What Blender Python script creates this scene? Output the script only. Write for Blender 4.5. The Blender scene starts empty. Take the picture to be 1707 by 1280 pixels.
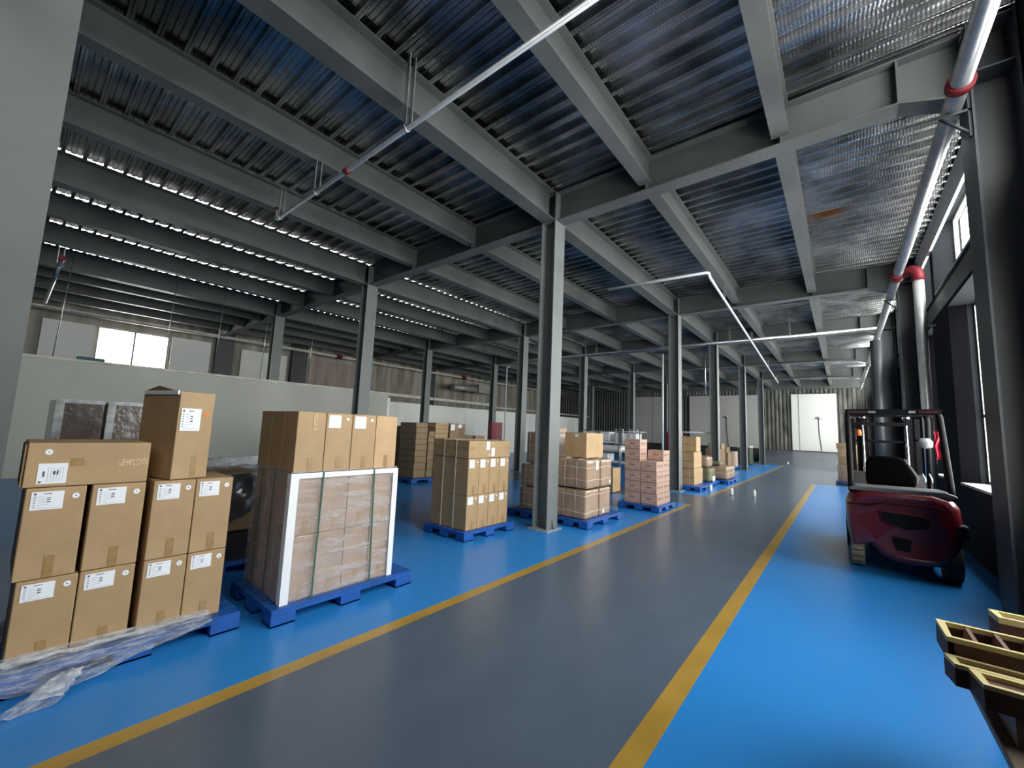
import bpy, math, random
from mathutils import Vector, Matrix, noise
random.seed(7)
C = bpy.context.scene
COL = C.collection

# ------------------------------------------------------------------ camera
F_PX, YAW, PIT, ROL = 679.162, 0.6817, 0.1090, 0.0398
cam = bpy.data.cameras.new('camera'); cam.sensor_width = 36.0
cam.lens = F_PX / 1707 * 36; cam.clip_start = 0.05; cam.clip_end = 300
co = bpy.data.objects.new('camera', cam); COL.objects.link(co)
fw = Vector((-math.sin(YAW)*math.cos(PIT), math.cos(YAW)*math.cos(PIT), math.sin(PIT)))
rt = Vector((math.cos(YAW), math.sin(YAW), 0)); up = rt.cross(fw)
r2 = rt*math.cos(ROL) + up*math.sin(ROL); u2 = -rt*math.sin(ROL) + up*math.cos(ROL)
m = Matrix((r2, u2, -fw)).transposed().to_4x4(); m.translation = Vector((0, 0, 1.65))
co.matrix_world = m
C.camera = co

# ------------------------------------------------------------------ daylight, exposure
C.view_settings.view_transform = 'Standard'; C.view_settings.look = 'None'
C.view_settings.gamma = 1.0; C.view_settings.exposure = 0.0
w = bpy.data.worlds.new('overcast_sky'); C.world = w; w.use_nodes = True
bg = w.node_tree.nodes['Background']
bg.inputs[0].default_value = (1.0, .985, .94, 1); bg.inputs[1].default_value = 17.0
C.cycles.use_denoising = True
C.cycles.max_bounces = 10; C.cycles.diffuse_bounces = 6; C.cycles.glossy_bounces = 5
C.cycles.transparent_max_bounces = 16; C.cycles.sample_clamp_indirect = 6
C.cycles.caustics_reflective = False; C.cycles.caustics_refractive = False

def portal(x, y0, y1, z0, z1, facing):
    l = bpy.data.lights.new('window_daylight', 'AREA'); l.shape = 'RECTANGLE'
    l.size = z1-z0; l.size_y = y1-y0; l.cycles.is_portal = True
    o = bpy.data.objects.new('window_daylight', l); COL.objects.link(o)
    o.location = (x, (y0+y1)/2, (z0+z1)/2)
    o.rotation_euler = (0, math.radians(90 if facing < 0 else -90), 0)

# ------------------------------------------------------------------ building grid (metres)
ROWS_Y = [-6.13, -0.13, 5.90, 12.88, 17.88, 23.94, 30.05]     # cross girders
LINES_X = [-21.1, -19.3, -17.55, -15.9, -13.93, -11.95, -9.94, -7.94, -5.95, -3.96, -2.21, -0.47]   # lengthwise beams
FARY, BACKY, LEFTX, RIGHTX = 36.0, -6.4, -23.0, 1.47
ZB, ZT = 5.364, 5.90
WIN_R = [(2.3, 5.0), (7.0, 9.84), (11.3, 12.3), (13.6, 16.6), (18.8, 22.6), (25.0, 28.6), (31.2, 34.6)]  # short unseen window beside the riser is added for highlights on that pipe

# ------------------------------------------------------------------ materials
def mat(name, col, rough=.5, metal=0., spec=.5, noise_s=0, noise_a=.15, bump=0, bump_s=60, coat=0, stretch=None, col2=None, rough2=None):
    m = bpy.data.materials.new(name); m.use_nodes = True
    nt = m.node_tree; b = nt.nodes['Principled BSDF']
    b.inputs['Base Color'].default_value = (*col, 1); b.inputs['Roughness'].default_value = rough
    b.inputs['Metallic'].default_value = metal; b.inputs['Specular IOR Level'].default_value = spec
    if coat: b.inputs['Coat Weight'].default_value = coat; b.inputs['Coat Roughness'].default_value = .08
    tc = nt.nodes.new('ShaderNodeTexCoord'); mp = nt.nodes.new('ShaderNodeMapping')
    nt.links.new(tc.outputs['Object'], mp.inputs[0])
    if stretch: mp.inputs['Scale'].default_value = stretch
    if noise_s:
        n = nt.nodes.new('ShaderNodeTexNoise'); n.inputs['Scale'].default_value = noise_s; n.inputs['Detail'].default_value = 6
        nt.links.new(mp.outputs[0], n.inputs['Vector'])
        r = nt.nodes.new('ShaderNodeValToRGB'); r.color_ramp.elements[0].position = .3; r.color_ramp.elements[1].position = .7
        c2 = col2 or tuple(c*(1-noise_a) for c in col); c1 = tuple(min(1, c*(1+noise_a*.6)) for c in col)
        r.color_ramp.elements[0].color = (*c2, 1); r.color_ramp.elements[1].color = (*c1, 1)
        nt.links.new(n.outputs[0], r.inputs[0]); nt.links.new(r.outputs[0], b.inputs['Base Color'])
        if rough2 is not None:
            q = nt.nodes.new('ShaderNodeMapRange'); q.inputs[1].default_value = .3; q.inputs[2].default_value = .7
            q.inputs[3].default_value = rough; q.inputs[4].default_value = rough2
            nt.links.new(n.outputs[0], q.inputs[0]); nt.links.new(q.outputs[0], b.inputs['Roughness'])
    if bump:
        n2 = nt.nodes.new('ShaderNodeTexNoise'); n2.inputs['Scale'].default_value = bump_s; n2.inputs['Detail'].default_value = 4
        nt.links.new(mp.outputs[0], n2.inputs['Vector'])
        bp = nt.nodes.new('ShaderNodeBump'); bp.inputs['Strength'].default_value = bump; bp.inputs['Distance'].default_value = .02
        nt.links.new(n2.outputs[0], bp.inputs['Height']); nt.links.new(bp.outputs[0], b.inputs['Normal'])
    return m

M = {}
M['steel'] = mat('painted_grey_steel', (.105, .112, .108), .42, noise_s=1.6, noise_a=.22, bump=.08, bump_s=9, rough2=.6)
M['steel_worn'] = mat('worn_steel_paint', (.155, .17, .165), .38, noise_s=3.5, noise_a=.14, rough2=.6)
M['plate'] = mat('scuffed_base_plate', (.35, .38, .40), .5, noise_s=18, noise_a=.6)
M['kraft'] = mat('kraft_cardboard', (.40, .265, .135), .62, noise_s=5, noise_a=.1, bump=.05, bump_s=30)
M['kraft_pale'] = mat('pale_cardboard', (.50, .33, .17), .6, noise_s=5, noise_a=.12, bump=.05)
M['kraft_pink'] = mat('pinkish_cardboard', (.52, .36, .27), .6, noise_s=6, noise_a=.12, bump=.05)
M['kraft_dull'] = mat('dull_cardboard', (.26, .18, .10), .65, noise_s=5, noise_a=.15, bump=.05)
M['kraft_wrapped'] = mat('cardboard_under_film', (.38, .26, .175), .3, noise_s=7, noise_a=.2, bump=.5, bump_s=14, stretch=(1, 1, .35), coat=.5)
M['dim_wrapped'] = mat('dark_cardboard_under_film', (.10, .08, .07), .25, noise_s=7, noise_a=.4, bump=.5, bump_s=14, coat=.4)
M['dull_edge'] = mat('filmed_white_edge', (.34, .35, .36), .35, noise_s=14, noise_a=.5)
M['table_brown'] = mat('dull_brown_table_top', (.17, .125, .095), .5, noise_s=2, noise_a=.2)
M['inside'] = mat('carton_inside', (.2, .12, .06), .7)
M['tape'] = mat('brown_parcel_tape', (.34, .21, .09), .3, noise_s=40, noise_a=.2)
M['tape_clear'] = mat('clear_parcel_tape', (.50, .34, .18), .12, noise_s=60, noise_a=.3, bump=.4, bump_s=80)
M['paper'] = mat('white_paper', (.80, .82, .86), .5)
M['ink'] = mat('black_print', (.08, .08, .10), .6)
M['ink_soft'] = mat('grey_print', (.45, .47, .52), .6)
M['purple'] = mat('purple_print', (.30, .13, .16), .6)
M['blue_plastic'] = mat('blue_pallet_plastic', (.012, .09, .36), .42, noise_s=6, noise_a=.25)
M['black_plastic'] = mat('black_plastic', (.012, .012, .014), .4)
M['strap_white'] = mat('cream_plastic_strap', (.72, .62, .48), .4)
M['strap_green'] = mat('green_plastic_strap', (.02, .10, .07), .3)
M['white_edge'] = mat('white_edge_board', (.78, .80, .82), .45)
M['galv'] = mat('galvanised_pipe', (.62, .63, .63), .3, metal=.9, noise_s=12, noise_a=.2)
M['riser'] = mat('bright_galvanised_riser', (.85, .86, .87), .4, metal=.75, noise_s=9, noise_a=.1)
M['main_pipe'] = mat('dull_galvanised_main', (.40, .41, .42), .36, metal=.85, noise_s=9, noise_a=.2)
M['pipe_paint'] = mat('white_pipe_paint', (.72, .74, .74), .3)
M['red_fit'] = mat('red_pipe_coupling', (.13, .008, .014), .5, spec=.3)
M['red_cab'] = mat('dark_red_cabinet', (.20, .008, .02), .35)
M['wallpanel'] = mat('grey_green_partition_panel', (.45, .46, .40), .5, noise_s=.6, noise_a=.08)
M['offwhite'] = mat('off_white_panel', (.80, .80, .74), .5, noise_s=.7, noise_a=.06)
M['door_white'] = mat('white_sliding_door_skin', (.80, .80, .76), .5, noise_s=.5, noise_a=.04)
M['door_grey'] = mat('grey_white_door_skin', (.50, .49, .46), .5, noise_s=.5, noise_a=.04)
M['stained'] = mat('stained_wall_board', (.40, .37, .32), .7, noise_s=1.3, noise_a=.35, stretch=(1, 1.6, .25), col2=(.20, .18, .14))
M['stained_pink'] = mat('pinkish_stained_board', (.36, .29, .25), .7, noise_s=1.3, noise_a=.35, stretch=(1, 1.6, .25), col2=(.22, .17, .15))
M['stained_dark'] = mat('mottled_dark_wall', (.13, .13, .11), .7, noise_s=1.2, noise_a=.6, stretch=(2.2, 1, .6), col2=(.035, .04, .035))
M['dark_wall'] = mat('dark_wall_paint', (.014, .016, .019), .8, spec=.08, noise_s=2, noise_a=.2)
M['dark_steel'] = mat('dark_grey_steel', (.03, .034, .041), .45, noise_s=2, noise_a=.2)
M['ledge'] = mat('worn_cream_ledge', (.60, .57, .50), .5, noise_s=3, noise_a=.3)
M['reveal_shade'] = mat('black_reveal_shade', (.003, .003, .004), .9, spec=.03)  # shade of the window reveals put into the colour
M['frame'] = mat('grey_window_frame', (.30, .31, .30), .45)
M['floor_grey'] = mat('floor_grey', (.1, .1, .1))
M['bottle'] = mat('milky_bottle_plastic', (.85, .87, .90), .3)
M['cap_blue'] = mat('blue_bottle_cap', (.03, .08, .4), .4)
M['fork_red'] = mat('dark_red_forklift_paint', (.12, .003, .010), .35, coat=.9, noise_s=3, noise_a=.1)
M['fork_grey'] = mat('grey_hood_plastic', (.13, .13, .135), .35)
M['fork_black'] = mat('black_forklift_steel', (.006, .006, .007), .6, spec=.12)
M['maroon'] = mat('dull_maroon_paint', (.05, .008, .010), .4)
M['chrome'] = mat('chrome_rod', (.8, .8, .8), .12, metal=1)
M['tyre'] = mat('dark_tyre_rubber', (.02, .019, .018), .75, bump=.3, bump_s=20)
M['tyre_dusty'] = mat('dusty_tan_tyre_rubber', (.36, .26, .17), .7, noise_s=8, noise_a=.3)
M['vinyl'] = mat('black_vinyl', (.002, .002, .002), .8, spec=.04)
M['orange'] = mat('orange_lens', (.9, .16, .03), .25)
M['red_cloth'] = mat('red_cloth', (.55, .01, .05), .5)
M['lens_white'] = mat('clear_lamp_lens', (.30, .31, .33), .2)
M['brown_mould'] = mat('brown_moulding_plastic', (.085, .042, .035), .6, spec=.2, noise_s=8, noise_a=.2)
M['mould_inner'] = mat('pinkish_brown_plastic', (.16, .10, .085), .6, spec=.2)
M['cream_rim'] = mat('cream_rim', (.52, .44, .21), .45)
M['brown_sleeve'] = mat('brown_carton_sleeve', (.14, .09, .06), .6, noise_s=3, noise_a=.15)
M['green_bin'] = mat('olive_bin_plastic', (.05, .06, .035), .5)
M['olive_cloth'] = mat('olive_wrapping', (.16, .17, .09), .6, noise_s=5, noise_a=.3)
M['duct'] = mat('duct_sheet_metal', (.45, .44, .41), .4, metal=.3, noise_s=4, noise_a=.2)
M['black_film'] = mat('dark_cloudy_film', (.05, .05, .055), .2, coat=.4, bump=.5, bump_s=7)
M['teal'] = mat('dark_teal_cloth', (.02, .09, .10), .5)

def film_mat(name, alpha=.35, col=(.8, .83, .88), s=9, st=(1, 1, .3), lo=None):
    m = bpy.data.materials.new(name); m.use_nodes = True; nt = m.node_tree; nt.nodes.clear()
    out = nt.nodes.new('ShaderNodeOutputMaterial'); mx = nt.nodes.new('ShaderNodeMixShader')
    tr = nt.nodes.new('ShaderNodeBsdfTransparent'); p = nt.nodes.new('ShaderNodeBsdfPrincipled')
    p.inputs['Base Color'].default_value = (*col, 1); p.inputs['Roughness'].default_value = .14
    tc = nt.nodes.new('ShaderNodeTexCoord'); mp = nt.nodes.new('ShaderNodeMapping'); mp.inputs['Scale'].default_value = st
    nt.links.new(tc.outputs['Object'], mp.inputs[0])
    n = nt.nodes.new('ShaderNodeTexNoise'); n.inputs['Scale'].default_value = s; n.inputs['Detail'].default_value = 8; n.inputs['Roughness'].default_value = .7
    nt.links.new(mp.outputs[0], n.inputs['Vector'])
    r = nt.nodes.new('ShaderNodeMapRange'); r.inputs[1].default_value = .42; r.inputs[2].default_value = .72
    r.inputs[3].default_value = alpha*.35 if lo is None else lo; r.inputs[4].default_value = min(1, alpha*2.2)
    nt.links.new(n.outputs[0], r.inputs[0]); nt.links.new(r.outputs[0], mx.inputs[0])
    bp = nt.nodes.new('ShaderNodeBump'); bp.inputs['Strength'].default_value = .9; bp.inputs['Distance'].default_value = .03
    nt.links.new(n.outputs[0], bp.inputs['Height']); nt.links.new(bp.outputs[0], p.inputs['Normal'])
    nt.links.new(tr.outputs[0], mx.inputs[1]); nt.links.new(p.outputs[0], mx.inputs[2]); nt.links.new(mx.outputs[0], out.inputs[0])
    return m
M['film'] = film_mat('clear_stretch_film', .27, (.76, .74, .76), 5, (1, .4, 3), lo=.12)
M['film_loose'] = film_mat('crumpled_clear_film', .34, (.86, .90, .98), 16, (1, .35, 3))
M['film_white'] = film_mat('bunched_white_film', .75, (.88, .92, .98), 20, (1, .5, 2))
def glass_mat():
    m = bpy.data.materials.new('window_glass'); m.use_nodes = True; nt = m.node_tree; nt.nodes.clear()
    out = nt.nodes.new('ShaderNodeOutputMaterial'); mx = nt.nodes.new('ShaderNodeMixShader'); mx.inputs[0].default_value = .08
    tr = nt.nodes.new('ShaderNodeBsdfTransparent'); tr.inputs[0].default_value = (.95, .97, .98, 1)
    g = nt.nodes.new('ShaderNodeBsdfGlossy'); g.inputs[1].default_value = .03
    nt.links.new(tr.outputs[0], mx.inputs[1]); nt.links.new(g.outputs[0], mx.inputs[2]); nt.links.new(mx.outputs[0], out.inputs[0])
    return m
M['glass'] = glass_mat()

def deck_mat():
    m = bpy.data.materials.new('galvanised_deck'); m.use_nodes = True; nt = m.node_tree; b = nt.nodes['Principled BSDF']
    b.inputs['Metallic'].default_value = 1.0; b.inputs['Roughness'].default_value = .25
    tc = nt.nodes.new('ShaderNodeTexCoord')
    n = nt.nodes.new('ShaderNodeTexNoise'); n.inputs['Scale'].default_value = 1.1; n.inputs['Detail'].default_value = 5
    nt.links.new(tc.outputs['Object'], n.inputs['Vector'])
    r = nt.nodes.new('ShaderNodeValToRGB'); r.color_ramp.elements[0].color = (.22, .225, .225, 1); r.color_ramp.elements[1].color = (.66, .66, .66, 1)
    r.color_ramp.elements[0].position = .35; r.color_ramp.elements[1].position = .65
    nt.links.new(n.outputs[0], r.inputs[0])
    # one elongated rust stain
    mp = nt.nodes.new('ShaderNodeMapping'); mp.inputs['Location'].default_value = (.06*2.2, -9.33*5, 0); mp.inputs['Scale'].default_value = (2.2, 5, 0)
    ln = nt.nodes.new('ShaderNodeVectorMath'); ln.operation = 'LENGTH'
    nt.links.new(tc.outputs['Object'], mp.inputs[0]); nt.links.new(mp.outputs[0], ln.inputs[0])
    mr = nt.nodes.new('ShaderNodeMapRange'); mr.inputs[1].default_value = 1.0; mr.inputs[2].default_value = .25; nt.links.new(ln.outputs['Value'], mr.inputs[0])
    mx = nt.nodes.new('ShaderNodeMix'); mx.data_type = 'RGBA'; mx.inputs[7].default_value = (.42, .16, .04, 1)
    nt.links.new(mr.outputs[0], mx.inputs[0]); nt.links.new(r.outputs[0], mx.inputs[6]); nt.links.new(mx.outputs[2], b.inputs['Base Color'])
    # pressed embossing along the ribs plus gentle waviness
    wv = nt.nodes.new('ShaderNodeTexWave'); wv.bands_direction = 'X'; wv.inputs['Scale'].default_value = 9.0; wv.inputs['Distortion'].default_value = .4
    nt.links.new(tc.outputs['Object'], wv.inputs['Vector'])
    n2 = nt.nodes.new('ShaderNodeTexNoise'); n2.inputs['Scale'].default_value = 2.2; n2.inputs['Detail'].default_value = 3
    nt.links.new(tc.outputs['Object'], n2.inputs['Vector'])
    b1 = nt.nodes.new('ShaderNodeBump'); b1.inputs['Strength'].default_value = .12; b1.inputs['Distance'].default_value = .01
    b2 = nt.nodes.new('ShaderNodeBump'); b2.inputs['Strength'].default_value = .35; b2.inputs['Distance'].default_value = .03
    nt.links.new(wv.outputs[0], b1.inputs['Height']); nt.links.new(n2.outputs[0], b2.inputs['Height'])
    nt.links.new(b1.outputs[0], b2.inputs['Normal']); nt.links.new(b2.outputs[0], b.inputs['Normal'])
    return m
M['deck'] = deck_mat()

def floor_mat():
    """epoxy floor: blue bays, grey aisles, yellow lane lines laid out in metres"""
    m = bpy.data.materials.new('painted_epoxy_floor'); m.use_nodes = True; nt = m.node_tree; b = nt.nodes['Principled BSDF']
    L = nt.links.new; N = nt.nodes.new
    g = N('ShaderNodeNewGeometry'); s = N('ShaderNodeSeparateXYZ'); L(g.outputs['Position'], s.inputs[0])
    def mth(op, a, c):
        n = N('ShaderNodeMath'); n.operation = op
        for i, v in enumerate((a, c)):
            if isinstance(v, (int, float)): n.inputs[i].default_value = v
            else: L(v, n.inputs[i])
        return n.outputs[0]
    X, Y = s.outputs[0], s.outputs[1]
    def rect(x0, x1, y0, y1):
        a = mth('MULTIPLY', mth('GREATER_THAN', X, x0), mth('LESS_THAN', X, x1))
        c = mth('MULTIPLY', mth('GREATER_THAN', Y, y0), mth('LESS_THAN', Y, y1))
        return mth('MULTIPLY', a, c)
    blue = mth('MAXIMUM', mth('MAXIMUM', rect(-24, -2.95, -7, 10.62), rect(-24, -2.95, 12.33, 31.6)), rect(-.9, 2, -7, 19.7))
    yel = mth('MAXIMUM', mth('MAXIMUM', rect(-3.0, -2.88, -7, 10.62), rect(-3.0, -2.88, 12.33, 31.6)), rect(-.965, -.835, -7, 19.4))
    n1 = N('ShaderNodeTexNoise'); n1.inputs['Scale'].default_value = .55; n1.inputs['Detail'].default_value = 7; L(g.outputs['Position'], n1.inputs['Vector'])
    n2 = N('ShaderNodeTexNoise'); n2.inputs['Scale'].default_value = 3.2; n2.inputs['Detail'].default_value = 5; n2.inputs['Distortion'].default_value = .3
    mpn = N('ShaderNodeMapping'); mpn.inputs['Scale'].default_value = (1.3, .7, 1); L(g.outputs['Position'], mpn.inputs[0]); L(mpn.outputs[0], n2.inputs['Vector'])
    def ramp(c0, c1, fac):
        r = N('ShaderNodeValToRGB'); r.color_ramp.elements[0].position = .35; r.color_ramp.elements[1].position = .65
        r.color_ramp.elements[0].color = (*c0, 1); r.color_ramp.elements[1].color = (*c1, 1); L(fac, r.inputs[0]); return r.outputs[0]
    def mix(f, a, c):
        n = N('ShaderNodeMix'); n.data_type = 'RGBA'; L(f, n.inputs[0]); L(a, n.inputs[6]); L(c, n.inputs[7]); return n.outputs[2]
    cg = ramp((.078, .108, .155), (.090, .122, .172), n2.outputs[0])
    cb = ramp((.020, .215, .60), (.026, .24, .65), n1.outputs[0])
    cy = ramp((.36, .21, .035), (.44, .27, .05), n2.outputs[0])
    col = mix(yel, mix(blue, cg, cb), cy)
    L(col, b.inputs['Base Color'])
    q = N('ShaderNodeMapRange'); q.inputs[1].default_value = .3; q.inputs[2].default_value = .7; b.inputs['Roughness'].default_value = .29
    b.inputs['Specular IOR Level'].default_value = .45
    return m
M['floor'] = floor_mat()

# ------------------------------------------------------------------ mesh helpers
class MB:
    def __init__(s): s.v = []; s.f = []; s.m = []; s.sm = []
    def quad(s, pts, mi=0, smooth=False):
        i = len(s.v); s.v += [tuple(p) for p in pts]; s.f.append(tuple(range(i, i+len(pts)))); s.m.append(mi); s.sm.append(smooth)
    def box(s, x0, y0, z0, x1, y1, z1, mi=0):
        i = len(s.v)
        s.v += [(x0,y0,z0),(x1,y0,z0),(x1,y1,z0),(x0,y1,z0),(x0,y0,z1),(x1,y0,z1),(x1,y1,z1),(x0,y1,z1)]
        for q in ((0,3,2,1),(4,5,6,7),(0,1,5,4),(1,2,6,5),(2,3,7,6),(3,0,4,7)):
            s.f.append(tuple(i+k for k in q)); s.m.append(mi); s.sm.append(False)
        return s
    def prism(s, poly, axis, a, b, mi=0):
        """poly: 2D points; axis 0: (y,z) along x, 1: (x,z) along y, 2: (x,y) along z"""
        def P(p, t): return (t, p[0], p[1]) if axis == 0 else ((p[0], t, p[1]) if axis == 1 else (p[0], p[1], t))
        i = len(s.v); n = len(poly)
        s.v += [P(p, a) for p in poly] + [P(p, b) for p in poly]
        s.f += [tuple(i+k for k in reversed(range(n))), tuple(i+n+k for k in range(n))]; s.m += [mi]*2; s.sm += [False]*2
        for k in range(n):
            k2 = (k+1) % n; s.f.append((i+k, i+k2, i+n+k2, i+n+k)); s.m.append(mi); s.sm.append(False)
        return s
    def tube(s, path, r, n=12, mi=0, caps=True):
        pts = [Vector(p) for p in path]; rings = []
        rr = r if isinstance(r, (list, tuple)) else [r]*len(pts)
        prev = None
        for k, p in enumerate(pts):
            d = (pts[min(k+1, len(pts)-1)] - pts[max(k-1, 0)]).normalized()
            if prev is None:
                a = d.orthogonal().normalized()
            else:
                a = (prev - d*prev.dot(d)).normalized()
            prev = a; b = d.cross(a); i = len(s.v)
            for j in range(n):
                t = 2*math.pi*j/n; s.v.append(tuple(p + (a*math.cos(t)+b*math.sin(t))*rr[k]))
            rings.append(i)
        for A, B in zip(rings, rings[1:]):
            for j in range(n):
                j2 = (j+1) % n; s.f.append((A+j, A+j2, B+j2, B+j)); s.m.append(mi); s.sm.append(True)
        if caps:
            s.f.append(tuple(rings[0]+j for j in reversed(range(n)))); s.m.append(mi); s.sm.append(False)
            s.f.append(tuple(rings[-1]+j for j in range(n))); s.m.append(mi); s.sm.append(False)
        return s
    def lathe(s, prof, c, n=20, mi=0, axis='z'):
        i0 = len(s.v)
        for r, h in prof:
            for j in range(n):
                t = 2*math.pi*j/n; a, b = r*math.cos(t), r*math.sin(t)
                s.v.append((c[0]+a, c[1]+b, c[2]+h) if axis == 'z' else (c[0]+h, c[1]+a, c[2]+b) if axis == 'x' else (c[0]+a, c[1]+h, c[2]+b))
        for k in range(len(prof)-1):
            for j in range(n):
                j2 = (j+1) % n; s.f.append((i0+k*n+j, i0+k*n+j2, i0+(k+1)*n+j2, i0+(k+1)*n+j)); s.m.append(mi); s.sm.append(True)
        s.f.append(tuple(i0+j for j in reversed(range(n)))); s.m.append(mi); s.sm.append(False)
        e = i0+(len(prof)-1)*n; s.f.append(tuple(e+j for j in range(n))); s.m.append(mi); s.sm.append(False)
        return s
    def grid(s, fn, nu, nv, mi=0):
        i = len(s.v)
        for a in range(nu+1):
            for b in range(nv+1): s.v.append(tuple(fn(a/nu, b/nv)))
        for a in range(nu):
            for b in range(nv):
                p = i+a*(nv+1)+b; s.f.append((p, p+1, p+nv+2, p+nv+1)); s.m.append(mi); s.sm.append(True)
        return s
    def build(s, name, mats, parent=None, bevel=0, loc=None, rz=0):
        me = bpy.data.meshes.new(name); me.from_pydata(s.v, [], s.f)
        if not isinstance(mats, (list, tuple)): mats = [mats]
        for q in mats: me.materials.append(M[q] if isinstance(q, str) else q)
        me.polygons.foreach_set('material_index', s.m); me.polygons.foreach_set('use_smooth', s.sm); me.update()
        o = bpy.data.objects.new(name, me); COL.objects.link(o)
        if parent is not None: o.parent = parent
        if loc: o.location = loc
        if rz: o.rotation_euler = (0, 0, rz)
        if bevel:
            bv = o.modifiers.new('bevel', 'BEVEL'); bv.width = bevel; bv.segments = 2; bv.limit_method = 'ANGLE'
        return o
def tag(o, label, cat, group=None, kind=None):
    o['label'] = label; o['category'] = cat
    if group: o['group'] = group
    if kind: o['kind'] = kind
    return o
def thing(name, label, cat, loc=(0,0,0), rz=0, group=None):
    o = bpy.data.objects.new(name, None); COL.objects.link(o); o.location = loc; o.rotation_euler = (0,0,rz)
    o.empty_display_size = .1
    return tag(o, label, cat, group)
def struct(o): o['kind'] = 'structure'; return o
def dup(o, loc=None, rz=None, label=None, group=None):
    r = o.copy(); COL.objects.link(r)
    if loc is not None: r.location = loc
    if rz is not None: r.rotation_euler = (0,0,rz)
    if label: r['label'] = label
    if group: r['group'] = group
    for ch in list(o.children):
        c = ch.copy(); COL.objects.link(c); c.parent = r
        for g in ch.children:
            d = g.copy(); COL.objects.link(d); d.parent = c
    return r
ORD = ['first','second','third','fourth','fifth','sixth','seventh','eighth','ninth','tenth','eleventh','twelfth']

# ================================================================== SETTING
struct(MB().box(LEFTX-.3, BACKY-.3, -.2, RIGHTX+.3, FARY+.3, 0).build('floor', 'floor'))
# ribbed metal deck: flutes run across (X)
mb = MB(); pitch = .25; y = BACKY; prof = []
while y < FARY:
    prof += [(y, ZT), (y+.022, ZT), (y+.028, ZT+.008), (y+.034, ZT), (y+.056, ZT), (y+.070, ZT+.065), (y+.105, ZT+.065), (y+.112, ZT+.050), (y+.119, ZT+.065), (y+.170, ZT+.065), (y+.177, ZT+.050), (y+.184, ZT+.065), (y+.235, ZT+.065)]
    y += pitch
LEAKS = [-15.9, -13.93, -11.95, -9.94]            # open laps in the deck above these beams let daylight in
for (a, b) in zip(prof, prof[1:]):
    top = a[1] > ZT+.06 and b[1] > ZT+.06
    cuts = [LEFTX]
    if top:
        ph = round((a[0]-BACKY) % pitch, 3); half = .02 if .11 < ph < .16 else .062
        for xl in LEAKS: cuts += [xl-half, xl+(.0 if half < .05 else .03)]
    cuts.append(RIGHTX+.1)
    for x0, x1 in zip(cuts[::2], cuts[1::2]):
        mb.quad([(x0, a[0], a[1]), (x1, a[0], a[1]), (x1, b[0], b[1]), (x0, b[0], b[1])])
ceil = struct(mb.build('ceiling', 'deck'))
# thin topping above the deck, left open over the laps
cuts = [LEFTX]
for xl in LEAKS: cuts += [xl-.32, xl+.06]
cuts.append(RIGHTX+.4)
mb = MB()
for x0, x1 in zip(cuts[::2], cuts[1::2]): mb.box(x0, BACKY-.3, ZT+.07, x1, FARY+.3, ZT+.09)
struct(mb.build('ceiling_topping', 'dark_wall'))

# ---- right wall with windows
def wall_with_holes(name, x0, x1, y0, y1, z0, z1, holes, mt, mi=0):
    """wall slab in the YZ plane with rectangular holes (ya,yb,za,zb)"""
    ys = sorted({y0, y1, *[h[0] for h in holes], *[h[1] for h in holes]}); zs = sorted({z0, z1, *[h[2] for h in holes], *[h[3] for h in holes]})
    mb = MB()
    for a, b in zip(ys, ys[1:]):
        for c, d in zip(zs, zs[1:]):
            ym, zm = (a+b)/2, (c+d)/2
            if any(h[0] < ym < h[1] and h[2] < zm < h[3] for h in holes): continue
            mb.box(x0, a, c, x1, b, d)
    return struct(mb.build(name, mt))
SILL, HEAD, UP0, UP1 = 1.07, 4.0, 4.5, 5.88
UPPER = [(-5.4, -.6), (.4, 5.4), (6.6, 10.8), (11.1, 12.4), (13.3, 17.4), (18.3, 23.4), (24.4, 29.5), (30.5, 35.5)]  # clerestory: mostly unseen, lengthened to throw more light onto the beams
holes = []
OPEN_R = [(a, b, SILL, HEAD) for a, b in WIN_R] + [(a, b, UP0, UP1) for a, b in UPPER]
holes = list(OPEN_R)
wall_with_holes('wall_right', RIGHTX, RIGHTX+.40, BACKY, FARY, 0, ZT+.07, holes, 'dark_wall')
wn = 0
for a, b, z0, z1 in OPEN_R:
    if True:
        wn += 1
        mb = MB(); t = .05; gx = RIGHTX+.33
        mb.box(gx-.03, a, z0, gx+.03, b, z0+t); mb.box(gx-.03, a, z1-t, gx+.03, b, z1)
        nm = 3
        for k in range(nm+1):
            yy = a + (b-a-t)*k/nm; mb.box(gx-.03, yy, z0+t, gx+.03, yy+t, z1-t)
        if z1 - z0 > 2: mb.box(gx-.03, a, z0+1.05, gx+.03, b, z0+1.05+t)
        wf = struct(mb.build('window_%d' % wn, 'frame'))
        MB().box(gx-.004, a+.01, z0+.01, gx+.004, b-.01, z1-.01).build('pane', 'glass', wf)
        MB().box(RIGHTX-.005, a, z0-.03, gx-.03, b, z0+.004).build('sill', 'ledge', wf)
        portal(RIGHTX+.39, a, b, z0, z1, -1)
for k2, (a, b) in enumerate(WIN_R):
    struct(MB().box(RIGHTX+.004, b-.02, SILL+.006, RIGHTX+.22, b-.001, HEAD).build('window_reveal', 'reveal_shade'))  # near-black panel added on the far jamb to stand in for shade
# pale spandrel girt above the clerestory
struct(MB().box(RIGHTX-.04, 6.15, 5.36, RIGHTX, 12.6, 5.80).build('trim_1', 'offwhite'))
struct(MB().box(RIGHTX-.015, BACKY, 4.05, RIGHTX, FARY, 4.35).build('trim_2', 'dark_steel'))

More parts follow.
